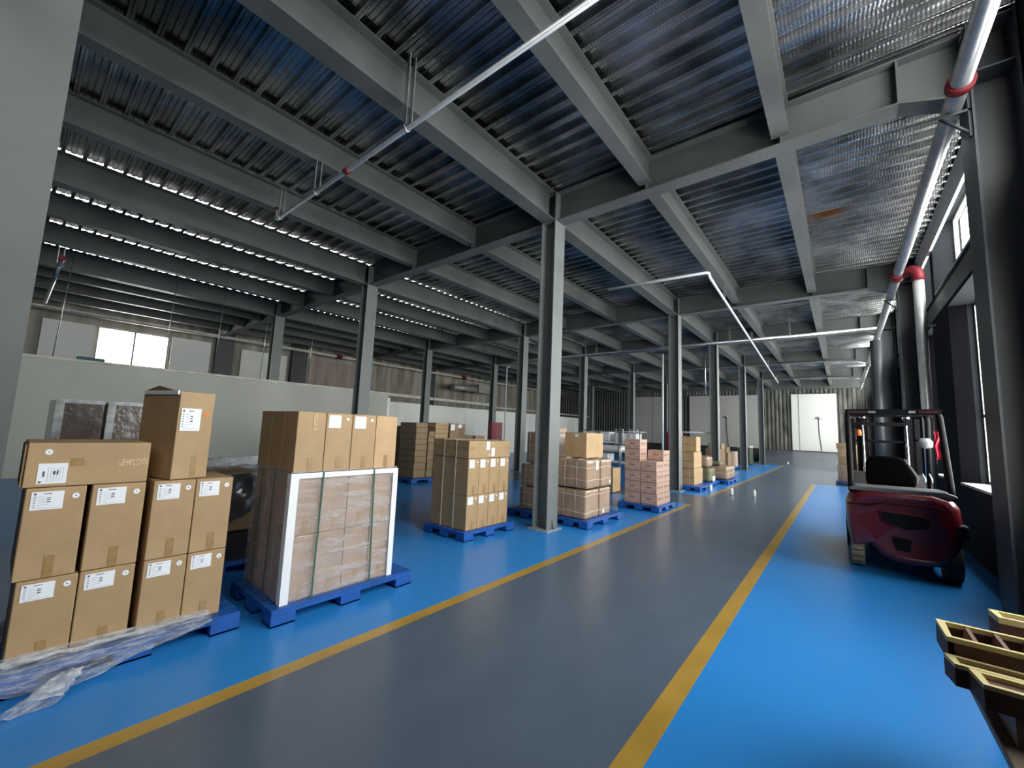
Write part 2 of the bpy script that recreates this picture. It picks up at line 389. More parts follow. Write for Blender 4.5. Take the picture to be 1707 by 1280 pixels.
# ---- left outer wall, upper part glazed / panelled
LX = LEFTX
struct(MB().box(LX-.2, BACKY, 0, LX, FARY, 3.1).build('wall_left', 'stained_dark'))
holesL = [(1.96, 4.23, 3.55, 5.08)]
wall_with_holes('wall_left', LX-.2, LX, BACKY, FARY, 3.1, ZT+.0, holesL, 'stained')
wn += 1
mb = MB()
for ya in (1.96, 3.06, 4.17): mb.box(LX-.1, ya, 3.55, LX-.05, ya+.06, 5.08)
mb.box(LX-.1, 2.02, 3.55, LX-.05, 4.17, 3.6); mb.box(LX-.1, 2.02, 5.03, LX-.05, 4.17, 5.08)
wf = struct(mb.build('window_%d' % wn, 'frame')); MB().box(LX-.08, 1.98, 3.56, LX-.072, 4.21, 5.06).build('pane', 'glass', wf)
portal(LX-.19, 1.96, 4.23, 3.55, 5.08, 1)
# white boards beside the left window
k = 3
for (y0, y1, z0, z1, mt) in ((.50, 1.89, 3.3, 5.06, 'door_white'), (4.30, 5.74, 3.3, 5.10, 'door_white'), (7.0, 9.15, 3.3, 5.02, 'offwhite'), (10.3, 13.0, 3.3, 5.05, 'stained_pink')):
    struct(MB().box(LX, y0, z0, LX+.05, y1, z1).build('trim_%d' % k, mt)); k += 1
for y0, y1 in ((5.9, 6.6), (9.3, 10.1), (18.3, 19.2)):
    struct(MB().box(LX, y0, 2.6, LX+.3, y1, ZT-.02).build('trim_%d' % k, 'dark_steel')); k += 1

# ---- inner partition in front of the left column row, and the low wall beyond
PX = -15.45
struct(MB().box(PX-.12, BACKY, 0, PX, 10.45, 2.93).build('wall_partition', 'wallpanel'))
mb = MB(); mb.box(PX-.16, BACKY, 2.93, PX+.04, 10.5, 3.0)
struct(mb.build('trim_%d' % k, 'ledge')); k += 1
struct(MB().box(-17.95, 10.45, 0, -17.83, 31.6, 2.78).build('wall_rear_partition', 'offwhite'))
struct(MB().box(PX-2.4, 10.45, 0, PX-.0, 10.57, 2.78).build('wall_partition_return', 'offwhite'))
struct(MB().box(-18.0, 10.6, 3.05, -17.75, 20.0, 3.2).build('trim_%d' % k, 'ledge')); k += 1
struct(MB().box(-18.0, 20.0, 2.95, -17.8, 34.0, 3.05).build('trim_%d' % k, 'duct')); k += 1

# ---- far wall with loading doors
struct(MB().box(LX, FARY, 0, RIGHTX+.26, FARY+.25, ZT+.07).build('wall_back', 'stained_dark'))
struct(MB().box(LX, BACKY-.3, 0, RIGHTX+.26, BACKY, ZT+.07).build('wall_front', 'dark_wall'))
mb = MB(); x = -10.3                                # corrugated cladding above and between the doors
def clad(x0, x1, z0, z1, name):
    global k
    mb = MB(); x = x0
    while x < x1-.05:
        mb.prism([(x, FARY), (x+.05, FARY-.05), (x+.14, FARY-.05), (x+.19, FARY)], 2, z0, z1); x += .25
    struct(mb.build('trim_%d' % k, name)); k += 1
clad(-22.8, -14.7, 0, 5.35, 'dark_steel'); clad(-14.7, -5.0, 5.0, 5.35, 'stained_dark'); clad(-12.1, -10.0, 0.0, 5.0, 'dark_steel')
clad(-4.85, -2.95, .9, 5.35, 'stained_dark'); clad(-2.9, 1.2, 5.0, 5.35, 'stained_dark'); clad(-.15, 1.2, .9, 5.0, 'stained_dark')
dn = 0
for (x0, x1, mt, seams, lamp) in ((-14.6, -12.2, 'door_grey', (-13.0,), None), (-9.9, -4.9, 'door_grey', (-8.2, -6.1), -7.1), (-2.84, -.2, 'door_white', (-2.40,), -1.26)):
    dn += 1; mb = MB(); cuts = [x0, *seams, x1]
    for a, b in zip(cuts, cuts[1:]): mb.box(a+.02, FARY-.12, .92, b-.02, FARY-.07, 4.95)
    mb.box(x0, FARY-.07, .9, x1, FARY, 5.0, 1)
    d = struct(mb.build('door_%d' % dn, [mt, 'dark_steel']))
    if lamp is not None:
        MB().tube([(lamp+.12, FARY-.13, 3.2), (lamp, FARY-.2, 3.28), (lamp-.12, FARY-.13, 3.2)], [.09, .05, .07], 8).build('lamp', 'galv', d)
        MB().tube([(lamp, FARY-.14, 3.2), (lamp+.02, FARY-.15, 2.2), (lamp+.12, FARY-.14, .95)], .018, 6).build('cable', 'dark_steel', d)
# loading ramp up to the white door, plinth elsewhere
struct(MB().prism([(31.2, 0.0), (FARY-.12, 0.88), (FARY-.12, 0)], 0, -4.4, 1.2).build('floor_ramp', mat('ramp_concrete', (.10, .12, .15), .35, noise_s=2, noise_a=.3)))
struct(MB().box(LX, FARY-.2, 0, -4.45, FARY-.13, .9).build('baseboard_back', 'dark_steel'))

# ================================================================== STEEL FRAME
def ibeam(mb, axis, a, b, c, z0, z1, fw_, tf=.016, tw=.012, mi=0):
    """I section along axis (0=x,1=y) from a to b centred on c"""
    h = fw_/2; t = tw/2
    for (p0, p1, q0, q1) in ((c-h, c+h, z0, z0+tf), (c-h, c+h, z1-tf, z1), (c-t, c+t, z0+tf, z1-tf)):
        if axis == 0: mb.box(a, p0, q0, b, p1, q1, mi)
        else: mb.box(p0, a, q0, p1, b, q1, mi)
def column(x, y, label, group=None, wx=.294, wy=.317, mt='steel_worn', base=True):
    t = thing('steel_column', label, 'column', (x, y, 0), 0, group); t['kind'] = 'thing'
    mb = MB(); hx, hy = wx/2, wy/2; z0, z1 = .02, ZT-.005
    mb.box(-hx, -hy, z0, -hx+.018, hy, z1); mb.box(hx-.018, -hy, z0, hx, hy, z1); mb.box(-hx+.018, -.006, z0, hx-.018, .006, z1)
    for zz in (ZB-.01, ZB+.5):                     # stiffener plates where the girders join
        mb.box(-hx+.018, -hy+.01, zz, hx-.018, -.006, zz+.014); mb.box(-hx+.018, .006, zz, hx-.018, hy-.01, zz+.014)
    mb.build('shaft', mt, t)
    if base:
        b = MB(); b.box(-hx-.06, -hy-.06, 0.001, hx+.06, hy+.06, .02)
        b.build('base_plate', 'plate', t)
        for s in (-1, 1): MB().prism([(s*hx, .02), (s*(hx+.055), .02), (s*hx, .19)], 1, -.008, .008).build('gusset', mt, t)
    return t
COLX = {'right': -3.96, 'middle': -9.94, 'left': -15.9}
for nm, x in COLX.items():
    for j, y in enumerate(ROWS_Y[1:]):
        if nm == 'right':
            lab = ['grey steel column filling the left edge of the photo, nearest the camera',
                   'tall grey steel column beside the aisle between the strapped carton pallet and the string-tied bales',
                   'grey steel column at aisle corner where the cross lane opens, beside stack of pink-brown boxes',
                   'grey steel aisle column behind the pallet of three tied carton tiers',
                   'grey steel aisle column just beyond the low sagging bales, second from the far end',
                   'grey steel aisle column farthest from camera, next to the olive bin'][j]
        elif nm == 'middle':
            lab = ['', 'grey steel column rising behind the cartons that stand on the film-wrapped pallet',
                   'grey steel column directly left of the tallest foreground column, half hidden by tied bales',
                   'slim grey steel column rising behind the metal rack trolley, its left end',
                   'slim grey steel column rising above the right part of the metal rack trolley',
                   'grey steel column deep in the hall, mostly hidden behind the aisle columns'][j]
        else:
            lab = ['', 'grey steel column cut off by the top of the green-grey partition wall',
                   'grey steel column against the low off-white wall, behind flat carton stacks',
                   'grey steel column just left of the dark red cabinet by the far off-white wall',
                   'thin grey steel column close behind a middle-row one, left of dark corrugated cladding',
                   'grey steel column in the far dark corner of the hall'][j]
        if not lab: continue
        column(x, y, lab, mt='steel' if j == 0 else 'steel_worn')
for j, y in enumerate(ROWS_Y[1:]):
    lab = ['dark steel wall column beside the camera on the right', 'big dark steel wall column filling the right edge of the photo', 'dark steel wall column behind the shiny vertical pipe, beyond the forklift',
           'dark steel wall column with a flat pale face behind the forklift guard', 'dark steel wall column half hidden by the dark round downpipe', 'dark steel wall column farthest along the window wall'][j]
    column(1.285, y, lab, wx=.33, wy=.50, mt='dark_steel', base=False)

# cross girders, one piece per bay, and lengthwise beams between them
xcols = [LEFTX+.05, -15.9, -9.94, -3.96, 1.12]
for yi, y in enumerate(ROWS_Y):
    for a, b in zip(xcols, xcols[1:]):
        mb = MB(); a2 = a+.15 if a > LEFTX+1 else a; b2 = b-.15 if b < 1 else b-.01
        if b < 1 : ibeam(mb, 0, a2, b2, y, ZB, ZT, .25)
        else:
            ibeam(mb, 0, a2, .62, y, ZB, ZT, .25)
            mb.box(.62, y-.125, ZT-.016, b2, y+.125, ZT); mb.prism([(.62, ZB), (b2, ZB-.17), (b2, ZT-.016), (.62, ZT-.016)], 1, y-.006, y+.006)
            mb.prism([(.62, ZB), (b2, ZB-.17), (b2, ZB-.154), (.62, ZB+.016)], 1, y-.125, y+.125)
            mb.box(.612, y-.12, ZB+.016, .628, y+.12, ZT-.016)
        for xl in LINES_X:
            if a2+.3 < xl < b2-.3: mb.box(xl-.006, y-.12, ZB+.016, xl+.006, y+.12, ZT-.016)
        o = struct(mb.build('cross_beam', 'steel'))
ys = [BACKY] + ROWS_Y[1:] + [FARY]
for xi, x in enumerate(LINES_X):
    main = any(abs(x-c) < .05 for c in COLX.values())
    for a, b in zip(ys, ys[1:]):
        mb = MB()
        if main: ibeam(mb, 1, a+(.165 if a > BACKY else 0), b-(.165 if b < FARY else 0), x, ZB+.002, ZT-.001, .25)
        else: ibeam(mb, 1, a+(.127 if a > BACKY else 0), b-(.127 if b < FARY else 0), x, ZB+.09, ZT-.001, .19)
        struct(mb.build('lengthwise_beam', 'steel'))
struct(MB().box(LX, FARY-.2, ZB-.05, RIGHTX, FARY-.06, ZT).build('trim_%d' % k, 'steel')); k += 1

# ================================================================== PIPES AND FITTINGS
def pipe(name, label, cat, path, r, mt, loc, group=None, fittings=(), hangers=(), n=14):
    t = thing(name, label, cat, loc, 0, group); L = Vector(loc)
    MB().tube([Vector(p)-L for p in path], r, n).build('pipe_run', mt, t)
    for (p, d, ln, rr) in fittings:
        p = Vector(p)-L; d = Vector(d).normalized()
        mb = MB().tube([p-d*ln/2, p+d*ln/2], rr, n)
        mb.build('coupling', 'red_fit', t)
    for (p, ztop, w_) in hangers:
        p = Vector(p)-L; zt = ztop-L.z
        mb = MB().box(p.x-w_/2, p.y-w_*.9, p.z+r, p.x+w_/2, p.y-w_*.6, zt).box(p.x-w_/2, p.y+w_*.6, p.z+r, p.x+w_/2, p.y+w_*.9, zt)
        mb.tube([(p.x, p.y-w_, p.z+r+.01), (p.x, p.y-r-.012, p.z), (p.x, p.y, p.z-r-.012), (p.x, p.y+r+.012, p.z), (p.x, p.y+w_, p.z+r+.01)], .008, 6)
        mb.build('hanger', 'galv', t)
    return t
pipe('sprinkler_pipe', 'thin shiny sprinkler pipe crossing the ceiling beams in the foreground on strap hangers', 'pipe',
     [(1.0, 2.5, 4.97), (-7.2, 2.5, 4.97), (-7.24, 2.5, 4.99), (-7.25, 2.5, 5.06), (-7.25, 2.5, 5.2)], .026, 'riser', (-3, 2.5, 4.97),
     fittings=(((-5.0, 2.5, 4.97), (1,0,0), .07, .045), ((-7.25, 2.5, 5.16), (0,0,1), .04, .038)),
     hangers=(((-3.7, 2.5, 4.97), 5.88, .05), ((-5.86, 2.5, 4.97), 5.46, .05), ((-7.1, 2.5, 4.97), 5.46, .04)))
pipe('sprinkler_pipe', 'sprinkler pipe running lengthwise above the aisle with a cross branch at its near end', 'pipe',
     [(-4.3, 8.85, 5.10), (-2.12, 9.0, 5.10), (-2.08, 9.05, 5.10), (-2.12, 9.3, 5.10), (-2.95, 29.6, 5.10)], .032, 'pipe_paint', (-2.1, 9.0, 5.1),
     hangers=(((-2.18, 11.0, 5.10), 5.44, .05), ((-2.40, 16.5, 5.10), 5.44, .05), ((-2.67, 23.0, 5.1), 5.44, .05), ((-2.9, 28.6, 5.10), 5.44, .05)))
t = pipe('main_water_pipe', 'thick galvanised pipe along the window wall under the deck with dark red couplings', 'pipe',
     [(1.0, -4, 5.08), (1.0, 34.5, 5.08)], .078, 'main_pipe', (1.0, 10, 5.08), n=20,
     fittings=(((1.0, 5.35, 5.08), (0,1,0), .09, .105), ((1.0, 11.15, 5.08), (0,1,0), .34, .115)))
for y in ROWS_Y[1:]:
    mb = MB(); y2 = y-.21
    mb.box(-.13, y2-.02-10, -.11, .118, y2+.02-10, -.085); mb.tube([(-.10, y2-10, -.1), (.105, y2-10, -.34)], .016, 6); mb.box(.095, y2-.02-10, -.38, .118, y2+.02-10, .08)
    mb.build('bracket', 'dark_steel', t)
t = thing('riser_pipe', 'shiny vertical pipe with red elbow dropping beside the window wall behind the forklift', 'pipe', (1.27, 10.9, 0))
MB().tube([(0,0,.02), (0,0,4.86)], .083, 20).build('pipe_run', 'riser', t)
MB().tube([(0,0,4.84), (0,0,4.95), (-.02,.01,5.03), (-.07,.04,5.075), (-.15,.12,5.08), (-.20,.20,5.08)], [.1,.1,.098,.098,.1,.1], 18).build('elbow', 'red_fit', t)
MB().box(.08, -.02, 3.9, .195, .02, 3.94).build('wall_clamp', 'galv', t)
t = thing('downpipe', 'dark round downpipe of large diameter beyond the forklift, beside a pale flat column face', 'pipe', (.95, 17.2, 0))
MB().tube([(0,0,.02), (0,0,4.9)], .15, 24).build('pipe_run', 'dark_steel', t)
MB().tube([(0,0,2.6), (0,0,2.66)], .16, 24).build('collar', 'dark_steel', t)
pipe('branch_pipe', 'long pale pipe crossing the ceiling from the window wall through the third free column row', 'pipe', [(1.0, 17.0, 5.27), (-13.9, 17.0, 5.27)], .045, 'galv', (-4, 17.0, 5.27),
     hangers=(((-1.3, 17.0, 5.27), 5.88, .05), ((-3.2, 17, 5.27), 5.88, .05), ((-8.8, 17, 5.27), 5.88, .05)))
pipe('vertical_pipe', 'thin white floor-to-ceiling pipe left of the dark red cabinet on the far left', 'pipe', [(-14.37, 17.22, .02), (-14.37, 17.22, 5.0), (-14.2, 17.22, 5.06)], .035, 'pipe_paint', (-14.37, 17.22, 0))
pipe('vertical_pipe', 'thin white floor-to-ceiling pipe just left of the red hose cabinet by an aisle column', 'pipe', [(-5.9, 17.5, .02), (-5.9, 17.5, 5.1)], .042, 'pipe_paint', (-5.9, 17.5, 0))
pipe('vertical_pipe', 'thin pale drop pipe hanging from the ceiling between the third and fourth aisle columns', 'pipe', [(-4.9, 20.393, 3.6), (-4.9, 20.393, 5.899)], .03, 'galv', (-4.9, 20.5, 3.6))
# near-left drain pipe and long runs in front of the left wall
pipe('sprinkler_pipe', 'short shiny pipe with dark red joint high at the far left behind the foreground column', 'pipe', [(-13.15, .42, 4.97), (-19.2, .41, 4.97)], .04, 'galv', (-13.15, .42, 4.97),
     fittings=(((-13.2, .42, 4.97), (1,0,0), .12, .06),), hangers=(((-13.93, .42, 4.97), 5.452, .06),))
t = pipe('service_pipe', 'long cream-coloured service pipe running high along the left outer wall above the boards', 'pipe', [(-22.2, -5, 5.33), (-22.2, 35, 5.33)], .07, 'ledge', (-22.2, 10, 5.33), n=10,
     fittings=(((-22.2, 11.6, 5.33), (0,1,0), .3, .14), ((-22.2, 21.5, 5.33), (0,1,0), .4, .14)),
     hangers=tuple(((-22.2, yy, 5.33), 5.89, .05) for yy in (1.0, 7.5, 14.5, 20.5, 27.0)))
for i, y in enumerate((.6, 2.75, 4.0, 5.35, 6.95, 8.9)):
    lab = ['leftmost of the thin rods from the dark beams to the top of the partition', 'thin hanger rod reaching the partition top below the bright left window', 'thin hanger rod reaching the partition top just right of the bright left window',
           'thin hanger rod just left of the column cut off by the partition', 'thin hanger rod just right of the column cut off by the partition', 'thin hanger rod in front of the stained boards, close to the next column'][i]
    tag(MB().tube([(PX-.06, y, 3.0), (PX-.06, y+.1, ZT-.02)], .011, 6).build('hanger_rod', 'galv'), lab, 'rod')
# duct unit on the far left wall
t = thing('air_duct', 'grey sheet-metal ventilation duct stub with round mouth high on the far left wall', 'duct', (-21.6, 19.9, 4.45))
MB().box(-1.39, 3.2, .1, -.36, 3.3, .16).build('wall_bracket', 'galv', t)
MB().tube([(0, 0, 0), (0, 2.4, .05)], .22, 18).build('duct_body', 'duct', t)
MB().tube([(0, -.02, 0), (0, .05, 0)], .25, 18).build('flange', 'duct', t)
MB().box(-.35, 2.42, -.2, .3, 4.6, .45).build('fan_box', 'duct', t)
MB().box(-.1, 2.5, -1.5, -.05, 2.55, -.2).build('support', 'duct', t)
tag(MB().box(PX-.14, 1.02, 3.002, PX-.02, 1.55, 3.085).build('folded_cloth', 'teal', bevel=.02), 'dark teal folded cloth lying on the partition top below the left window', 'cloth')

# ================================================================== PALLETS
def pallet(x1, y0, x0, y1, label, h=.13, group=None):
    """front edge (aisle side) x1, back x0; feet, deck slats and skids"""
    t = thing('plastic_pallet', label, 'pallet', ((x0+x1)/2, (y0+y1)/2, 0), 0, group)
    W, D = (x1-x0)/2, (y1-y0)/2
    mb = MB(); n = 7; s = 2*W/n
    mb.box(-W, -D, h-.025, W, D, h-.012)
    for k in range(n): mb.box(-W+k*s+.006, -D, h-.012, -W+(k+1)*s-.006, D, h)
    mb.box(-W, -D, h-.045, W, -D+.03, h-.025); mb.box(-W, D-.03, h-.045, W, D, h-.025)
    mb.box(-W, -D+.03, h-.045, -W+.03, D-.03, h-.025); mb.box(W-.03, -D+.03, h-.045, W, D-.03, h-.025)
    mb.build('deck', 'blue_plastic', t)
    fx = min(.17, W*.42); fy = min(.19, D*.36)
    for cx in (-W+fx/2, 0, W-fx/2):
        for cy in (-D+fy/2, 0, D-fy/2):
            f = MB().box(cx-fx/2, cy-fy/2, 0.001, cx+fx/2, cy+fy/2, h-.046)
            f.box(cx-fx/2+.0, cy-fy/2-.0, 0.001, cx+fx/2, cy+fy/2, .012)
            f.build('foot', 'blue_plastic', t)
    return t

# ================================================================== CARTONS
def sheet(w_, h_, rot=False):
    """printed white label in the YZ plane facing +X, lower-left at 0,0"""
    mb = MB(); mb.box(0, 0, 0, .002, w_, h_, 0); e = .0026
    def q(a, b, c, d, mi): mb.quad([(e, a*w_, b*h_), (e, c*w_, b*h_), (e, c*w_, d*h_), (e, a*w_, d*h_)], mi)
    rs = random.Random(3)
    if rot:
        q(.06, .05, .16, .14, 1); q(.17, .35, .24, .62, 1)
        for k in range(6): q(.34+k*.1, .08+.04*(k % 2), .36+k*.1, .8, 2)
        q(.52, .45, .60, .62, 1); q(.64, .44, .70, .64, 1)
    else:
        q(.07, .83, .15, .93, 1); q(.35, .86, .62, .90, 1)
        for k in range(6):
            z = .72-k*.11; q(.07, z, .15, z+.035, 1); q(.22, z, .22+.1+.35*rs.random(), z+.022, 2)
        q(.48, .40, .60, .46, 1); q(.48, .52, .60, .57, 1); q(.48, .62, .60, .67, 1)
        q(.07, .08, .9, .10, 2)
    return mb
def carton_mesh(dx, wy, h, mt='kraft', flap=True):
    mb = MB(); mb.box(-dx/2, -wy/2, 0, dx/2, wy/2, h)
    return mb
def carton(label, x1, y0, z0, dx, wy, h, mt='kraft', lab='std', tape=True, rz=0, group=None, cat='carton', name='cardboard_carton'):
    """x1 = aisle-side face, y0 = side nearer the camera, base z0"""
    cx, cy = x1-dx/2, y0+wy/2
    t = thing(name, label, cat, (cx, cy, z0), rz, group)
    g = .0015
    carton_mesh(dx-2*g, wy-2*g, h-.002, mt).build('body', mt, t, bevel=min(.006, h*.04))
    f = dx/2+.0005
    if lab == 'std':
        lw, lh = wy*.52, h*.20
        sheet(lw, lh).build('shipping_label', ['paper', 'ink', 'ink_soft'], t, loc=(f, -wy/2+wy*.10, h*.955-lh))
        st = MB().lathe([(.017, 0), (.017, .0015)], (0, 0, 0), 16, 0, 'x'); st.lathe([(.004, .0016), (.004, .002)], (0, 0, 0), 8, 1, 'x')
        st.build('round_sticker', ['paper', 'ink'], t, loc=(f, -wy/2+wy*.82, h*.89))
    elif lab == 'small':
        lw, lh = wy*.46, h*.22
        sheet(lw, lh).build('shipping_label', ['paper', 'ink_soft', 'ink_soft'], t, loc=(f, -wy/2+wy*.08, h*.96-lh))
        MB().lathe([(.014, 0), (.014, .0015)], (0, 0, 0), 12, 0, 'x').build('round_sticker', ['paper', 'ink'], t, loc=(f, -wy/2+wy*.80, h*.9))
    if tape == True:
        MB().box(0, -.022, 0, .0012, .022, h*.24).build('tape', 'tape', t, loc=(f-.0002, .01, .003))
    return t

# ---- pallet 1, left foreground
pallet(-3.765, .10, -4.75, 1.34, 'blue plastic pallet under the leftmost carton stack, trailing clear film')
X1 = -3.85; Y1 = [.15, .415, .725, .975]; W1 = [.262, .270, .248, .245]
pos = ['leftmost', 'second from left', 'third from left', 'rightmost']
for r, (z0, h) in enumerate(((.132, .49), (.624, .55))):
    for c in range(4):
        carton('labelled upright carton, %s row of the leftmost stack, %s' % (('bottom', 'second')[r], pos[c]), X1, Y1[c]-(.02 if r and c == 0 else 0), z0, .5, W1[c], h,
               group='upright cartons of the leftmost stack')
t = thing('cardboard_carton', 'long brown carton lying sideways on top of the leftmost stack, label turned on its side', 'carton', (X1-.25, .40, 1.176))
MB().box(-.249, -.288, 0, .249, .282, .272).build('body', 'kraft', t, bevel=.006)
MB().box(-.12, -.300, .01, .26, -.292, .262).build('loose_flap', 'inside', t)
sheet(.125, .125, True).build('shipping_label', ['paper', 'ink', 'ink_soft'], t, loc=(.2505, -.235, .02))
MB().lathe([(.017, 0), (.017, .0015)], (0,0,0), 16, 0, 'x').lathe([(.004, .0016), (.004, .002)], (0,0,0), 8, 1, 'x').build('round_sticker', ['paper', 'ink'], t, loc=(.2505, -.20, .215))
MB().box(0, 0, 0, .001, .06, .05).build('tape', 'tape', t, loc=(.2505, -.10, .125))
MB().box(0, 0, 0, .001, .16, .045).build('tape', 'tape_clear', t, loc=(.2505, .12, .115))
# tall carton on top, turned a little
t = thing('cardboard_carton', 'tall open-topped brown carton standing highest on the leftmost stack, turned slightly', 'carton', (-4.125, .865, 1.176), math.radians(15))
MB().box(-.25, -.122, 0, .25, .122, .655).build('body', 'kraft', t, bevel=.006)
MB().box(-.22, -.135, .63, .24, -.123, .66).build('foam_edge', 'white_edge', t)
MB().prism([(-.25, .656), (.20, .656), (-.05, .70)], 1, -.122, -.118).build('raised_flap', 'inside', t)
MB().box(.2505, -.12, .535, .253, .12, .652).build('top_flap', 'kraft', t)
sheet(.135, .17).build('shipping_label', ['paper', 'ink', 'ink_soft'], t, loc=(.254, -.105, .36))
MB().lathe([(.015, 0), (.015, .0015)], (0,0,0), 16, 0, 'x').build('round_sticker', ['orange', 'ink'], t, loc=(.254, .072, .485))
MB().box(0, -.02, 0, .0012, .02, .17).build('tape', 'tape', t, loc=(.2505, .02, .003))

def film_drape():
    def fn(u, v):
        y = .0 + 1.14*u
        drop = (min(1, (1-u)*1.5)**.9)*(.4+.6*min(1, u*2.6))*.85
        if v < .22:
            f = v/.22; x = -3.846+.10*f; z = .205-.05*f*(1-u*.6)-.02*u
        else:
            f = (v-.22)/.78; x = -3.746+(.02+.12*drop)*f*(1+.2*math.sin(u*7)); z = .155-.155*drop*f**.8-.02*u
        n1 = noise.noise(Vector((u*6, v*4, 1.3))); n2 = noise.noise(Vector((u*9+v*5, v*26, 4))); n3 = noise.noise(Vector((u*40, v*20, 8)))
        amp = min(1, v*5)
        z += amp*(.022*n2 + .020*n1*v + .004*n3); x += amp*(.022*n1*v+.012*n2+.005*n3)
        return (x, y, max(.006+.003*n3, z))
    return MB().grid(fn, 150, 60)
t = thing('loose_stretch_film', 'crumpled clear stretch film sagging off the front of the leftmost pallet', 'plastic film', (-3.7, .6, 0))
film_drape().build('draped_sheet', 'film_loose', t, loc=(3.7, -.6, 0))
def hem(u, v):
    a = v*2*math.pi; r = .016*(1-.6*u)*(1+.9*noise.noise(Vector((u*18, math.cos(a)*2, math.sin(a)*2))))
    return (-3.80+.02*math.sin(u*5)+r*math.cos(a)*1.6, .02+1.12*u, .192-.035*u+.012*noise.noise(Vector((u*12, 0, 3)))+r*math.sin(a))
MB().grid(hem, 120, 12).build('rolled_hem', 'film_white', t, loc=(3.7, -.6, 0))
def knot(u, v):
    a = v*2*math.pi; r = .045+.065*u+.012*math.sin(5*a+u*6)
    r += .022*noise.noise(Vector((u*7, math.cos(a)*2, math.sin(a)*2)))
    c = Vector((-3.66+.20*u, .42-.16*u, .10-.05*u))
    return (c.x+r*.55*math.sin(a)*.8, c.y+r*math.cos(a), max(.006, c.z+r*.5*math.sin(a)))
MB().grid(knot, 20, 28).build('bunched_end', 'film_white', t, loc=(3.7, -.6, 0))

# ---- wrapped cartons and dark load behind the first row
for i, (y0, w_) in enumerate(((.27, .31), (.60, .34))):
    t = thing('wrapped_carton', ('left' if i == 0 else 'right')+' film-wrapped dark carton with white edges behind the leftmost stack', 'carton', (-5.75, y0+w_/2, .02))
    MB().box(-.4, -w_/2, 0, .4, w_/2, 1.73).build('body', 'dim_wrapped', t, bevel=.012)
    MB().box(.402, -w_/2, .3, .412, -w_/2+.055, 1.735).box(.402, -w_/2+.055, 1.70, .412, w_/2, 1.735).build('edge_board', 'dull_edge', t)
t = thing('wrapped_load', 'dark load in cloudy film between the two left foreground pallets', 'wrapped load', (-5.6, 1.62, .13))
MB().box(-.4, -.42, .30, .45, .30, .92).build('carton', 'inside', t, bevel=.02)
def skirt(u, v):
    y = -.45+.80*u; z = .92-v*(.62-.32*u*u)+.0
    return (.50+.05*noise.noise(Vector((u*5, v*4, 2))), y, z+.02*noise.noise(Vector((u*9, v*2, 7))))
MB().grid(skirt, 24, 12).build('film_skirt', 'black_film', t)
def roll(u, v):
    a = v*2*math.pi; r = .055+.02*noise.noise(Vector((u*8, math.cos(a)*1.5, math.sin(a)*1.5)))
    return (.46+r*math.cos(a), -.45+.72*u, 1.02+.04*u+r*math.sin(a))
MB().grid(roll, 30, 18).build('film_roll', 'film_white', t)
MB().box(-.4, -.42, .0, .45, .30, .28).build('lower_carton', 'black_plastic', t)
pallet(-5.1, 1.1, -6.1, 2.0, 'blue pallet in shadow behind and between the two left foreground pallets')

# ---- pallet 2: film-wrapped cartons with white edge boards and green straps
pallet(-3.58, 1.50, -4.50, 2.86, 'blue plastic pallet under the film-wrapped cartons with green straps')
X2 = -3.66; Y2 = [1.60, 1.857, 2.114, 2.371]; cw = .255; cd = .262
for r, (z0, h) in enumerate(((.132, .53), (.664, .53))):
    for c in range(4):
        carton('film-covered carton, %s layer of green-strapped block, %s in front row' % (('lower', 'upper')[r], pos[c]), X2, Y2[c], z0, cd, cw, h, 'kraft_wrapped', lab=None, group='cartons wrapped in film on the green-strapped pallet')
    for d in (1, 2):
        carton('film-covered carton, shaded side of green-strapped block, %s layer, %s from corner' % (('lower', 'upper')[r], ('second', 'third')[d-1]), X2-d*.264, Y2[0], z0, cd, cw, h, 'kraft_wrapped', lab=None, tape=False, group='cartons wrapped in film on the green-strapped pallet')
ZW = 1.196
for c in range(4):
    y = Y2[c] if c < 3 else Y2[3]+.018
    carton(['brown carton at the left front corner on the wrapped block, clear tape down its face', 'unwrapped labelled carton on the wrapped block, second from left', 'unwrapped labelled carton on the wrapped block, third from left',
            'paler yellowish carton standing rightmost on the wrapped block'][c], X2+.008-(.03 if c == 3 else 0), y-.01, ZW+.003, cd, cw, .53, 'kraft' if c < 3 else 'kraft_pale', lab='small' if c in (1, 2) else None)
    if c in (0, 3):
        t = bpy.data.objects[-1] if False else None
for d in (1, 2):
    carton('brown carton on the wrapped block, on its shaded side, %s behind the corner one' % ('directly', 'farthest')[d-1], X2+.008-d*.264, Y2[0]-.01, ZW+.003, cd, cw, .53, 'kraft', lab=None, tape=False)
t = thing('clear_tape_strip', 'shiny clear tape strip on the top left front carton of the wrapped block', 'tape', (X2+.0095, 1.745, 1.565))
MB().box(0, -.02, 0, .0012, .02, .15).build('strip', 'tape_clear', t)
ft = thing('stretch_film_wrap', 'tight clear stretch film around the lower cartons with white edge boards', 'plastic film', (-4.06, 2.11, .13))
def wrap(u, v):
    # perimeter walk front -> left side -> back -> right
    per = [( .415, .525), (.415, -.525), (-.405, -.525), (-.405, .525), (.415, .525)]
    L = [1.05, .82, 1.05, .82]; s = u*sum(L); k = 0
    while k < 3 and s > L[k]: s -= L[k]; k += 1
    f = s/L[k]; a, b = per[k], per[k+1]; x = a[0]+(b[0]-a[0])*f; y = a[1]+(b[1]-a[1])*f
    bul = .006*noise.noise(Vector((x*6, y*6, v*9)))+.004*noise.noise(Vector((x*25, y*25, v*60)))
    nx = 1 if k == 0 else (-1 if k == 2 else 0); ny = -1 if k == 1 else (1 if k == 3 else 0)
    return (x+nx*(bul+.004), y+ny*(bul+.004), .003+1.08*v)
MB().grid(wrap, 220, 60).build('film', 'film', ft)
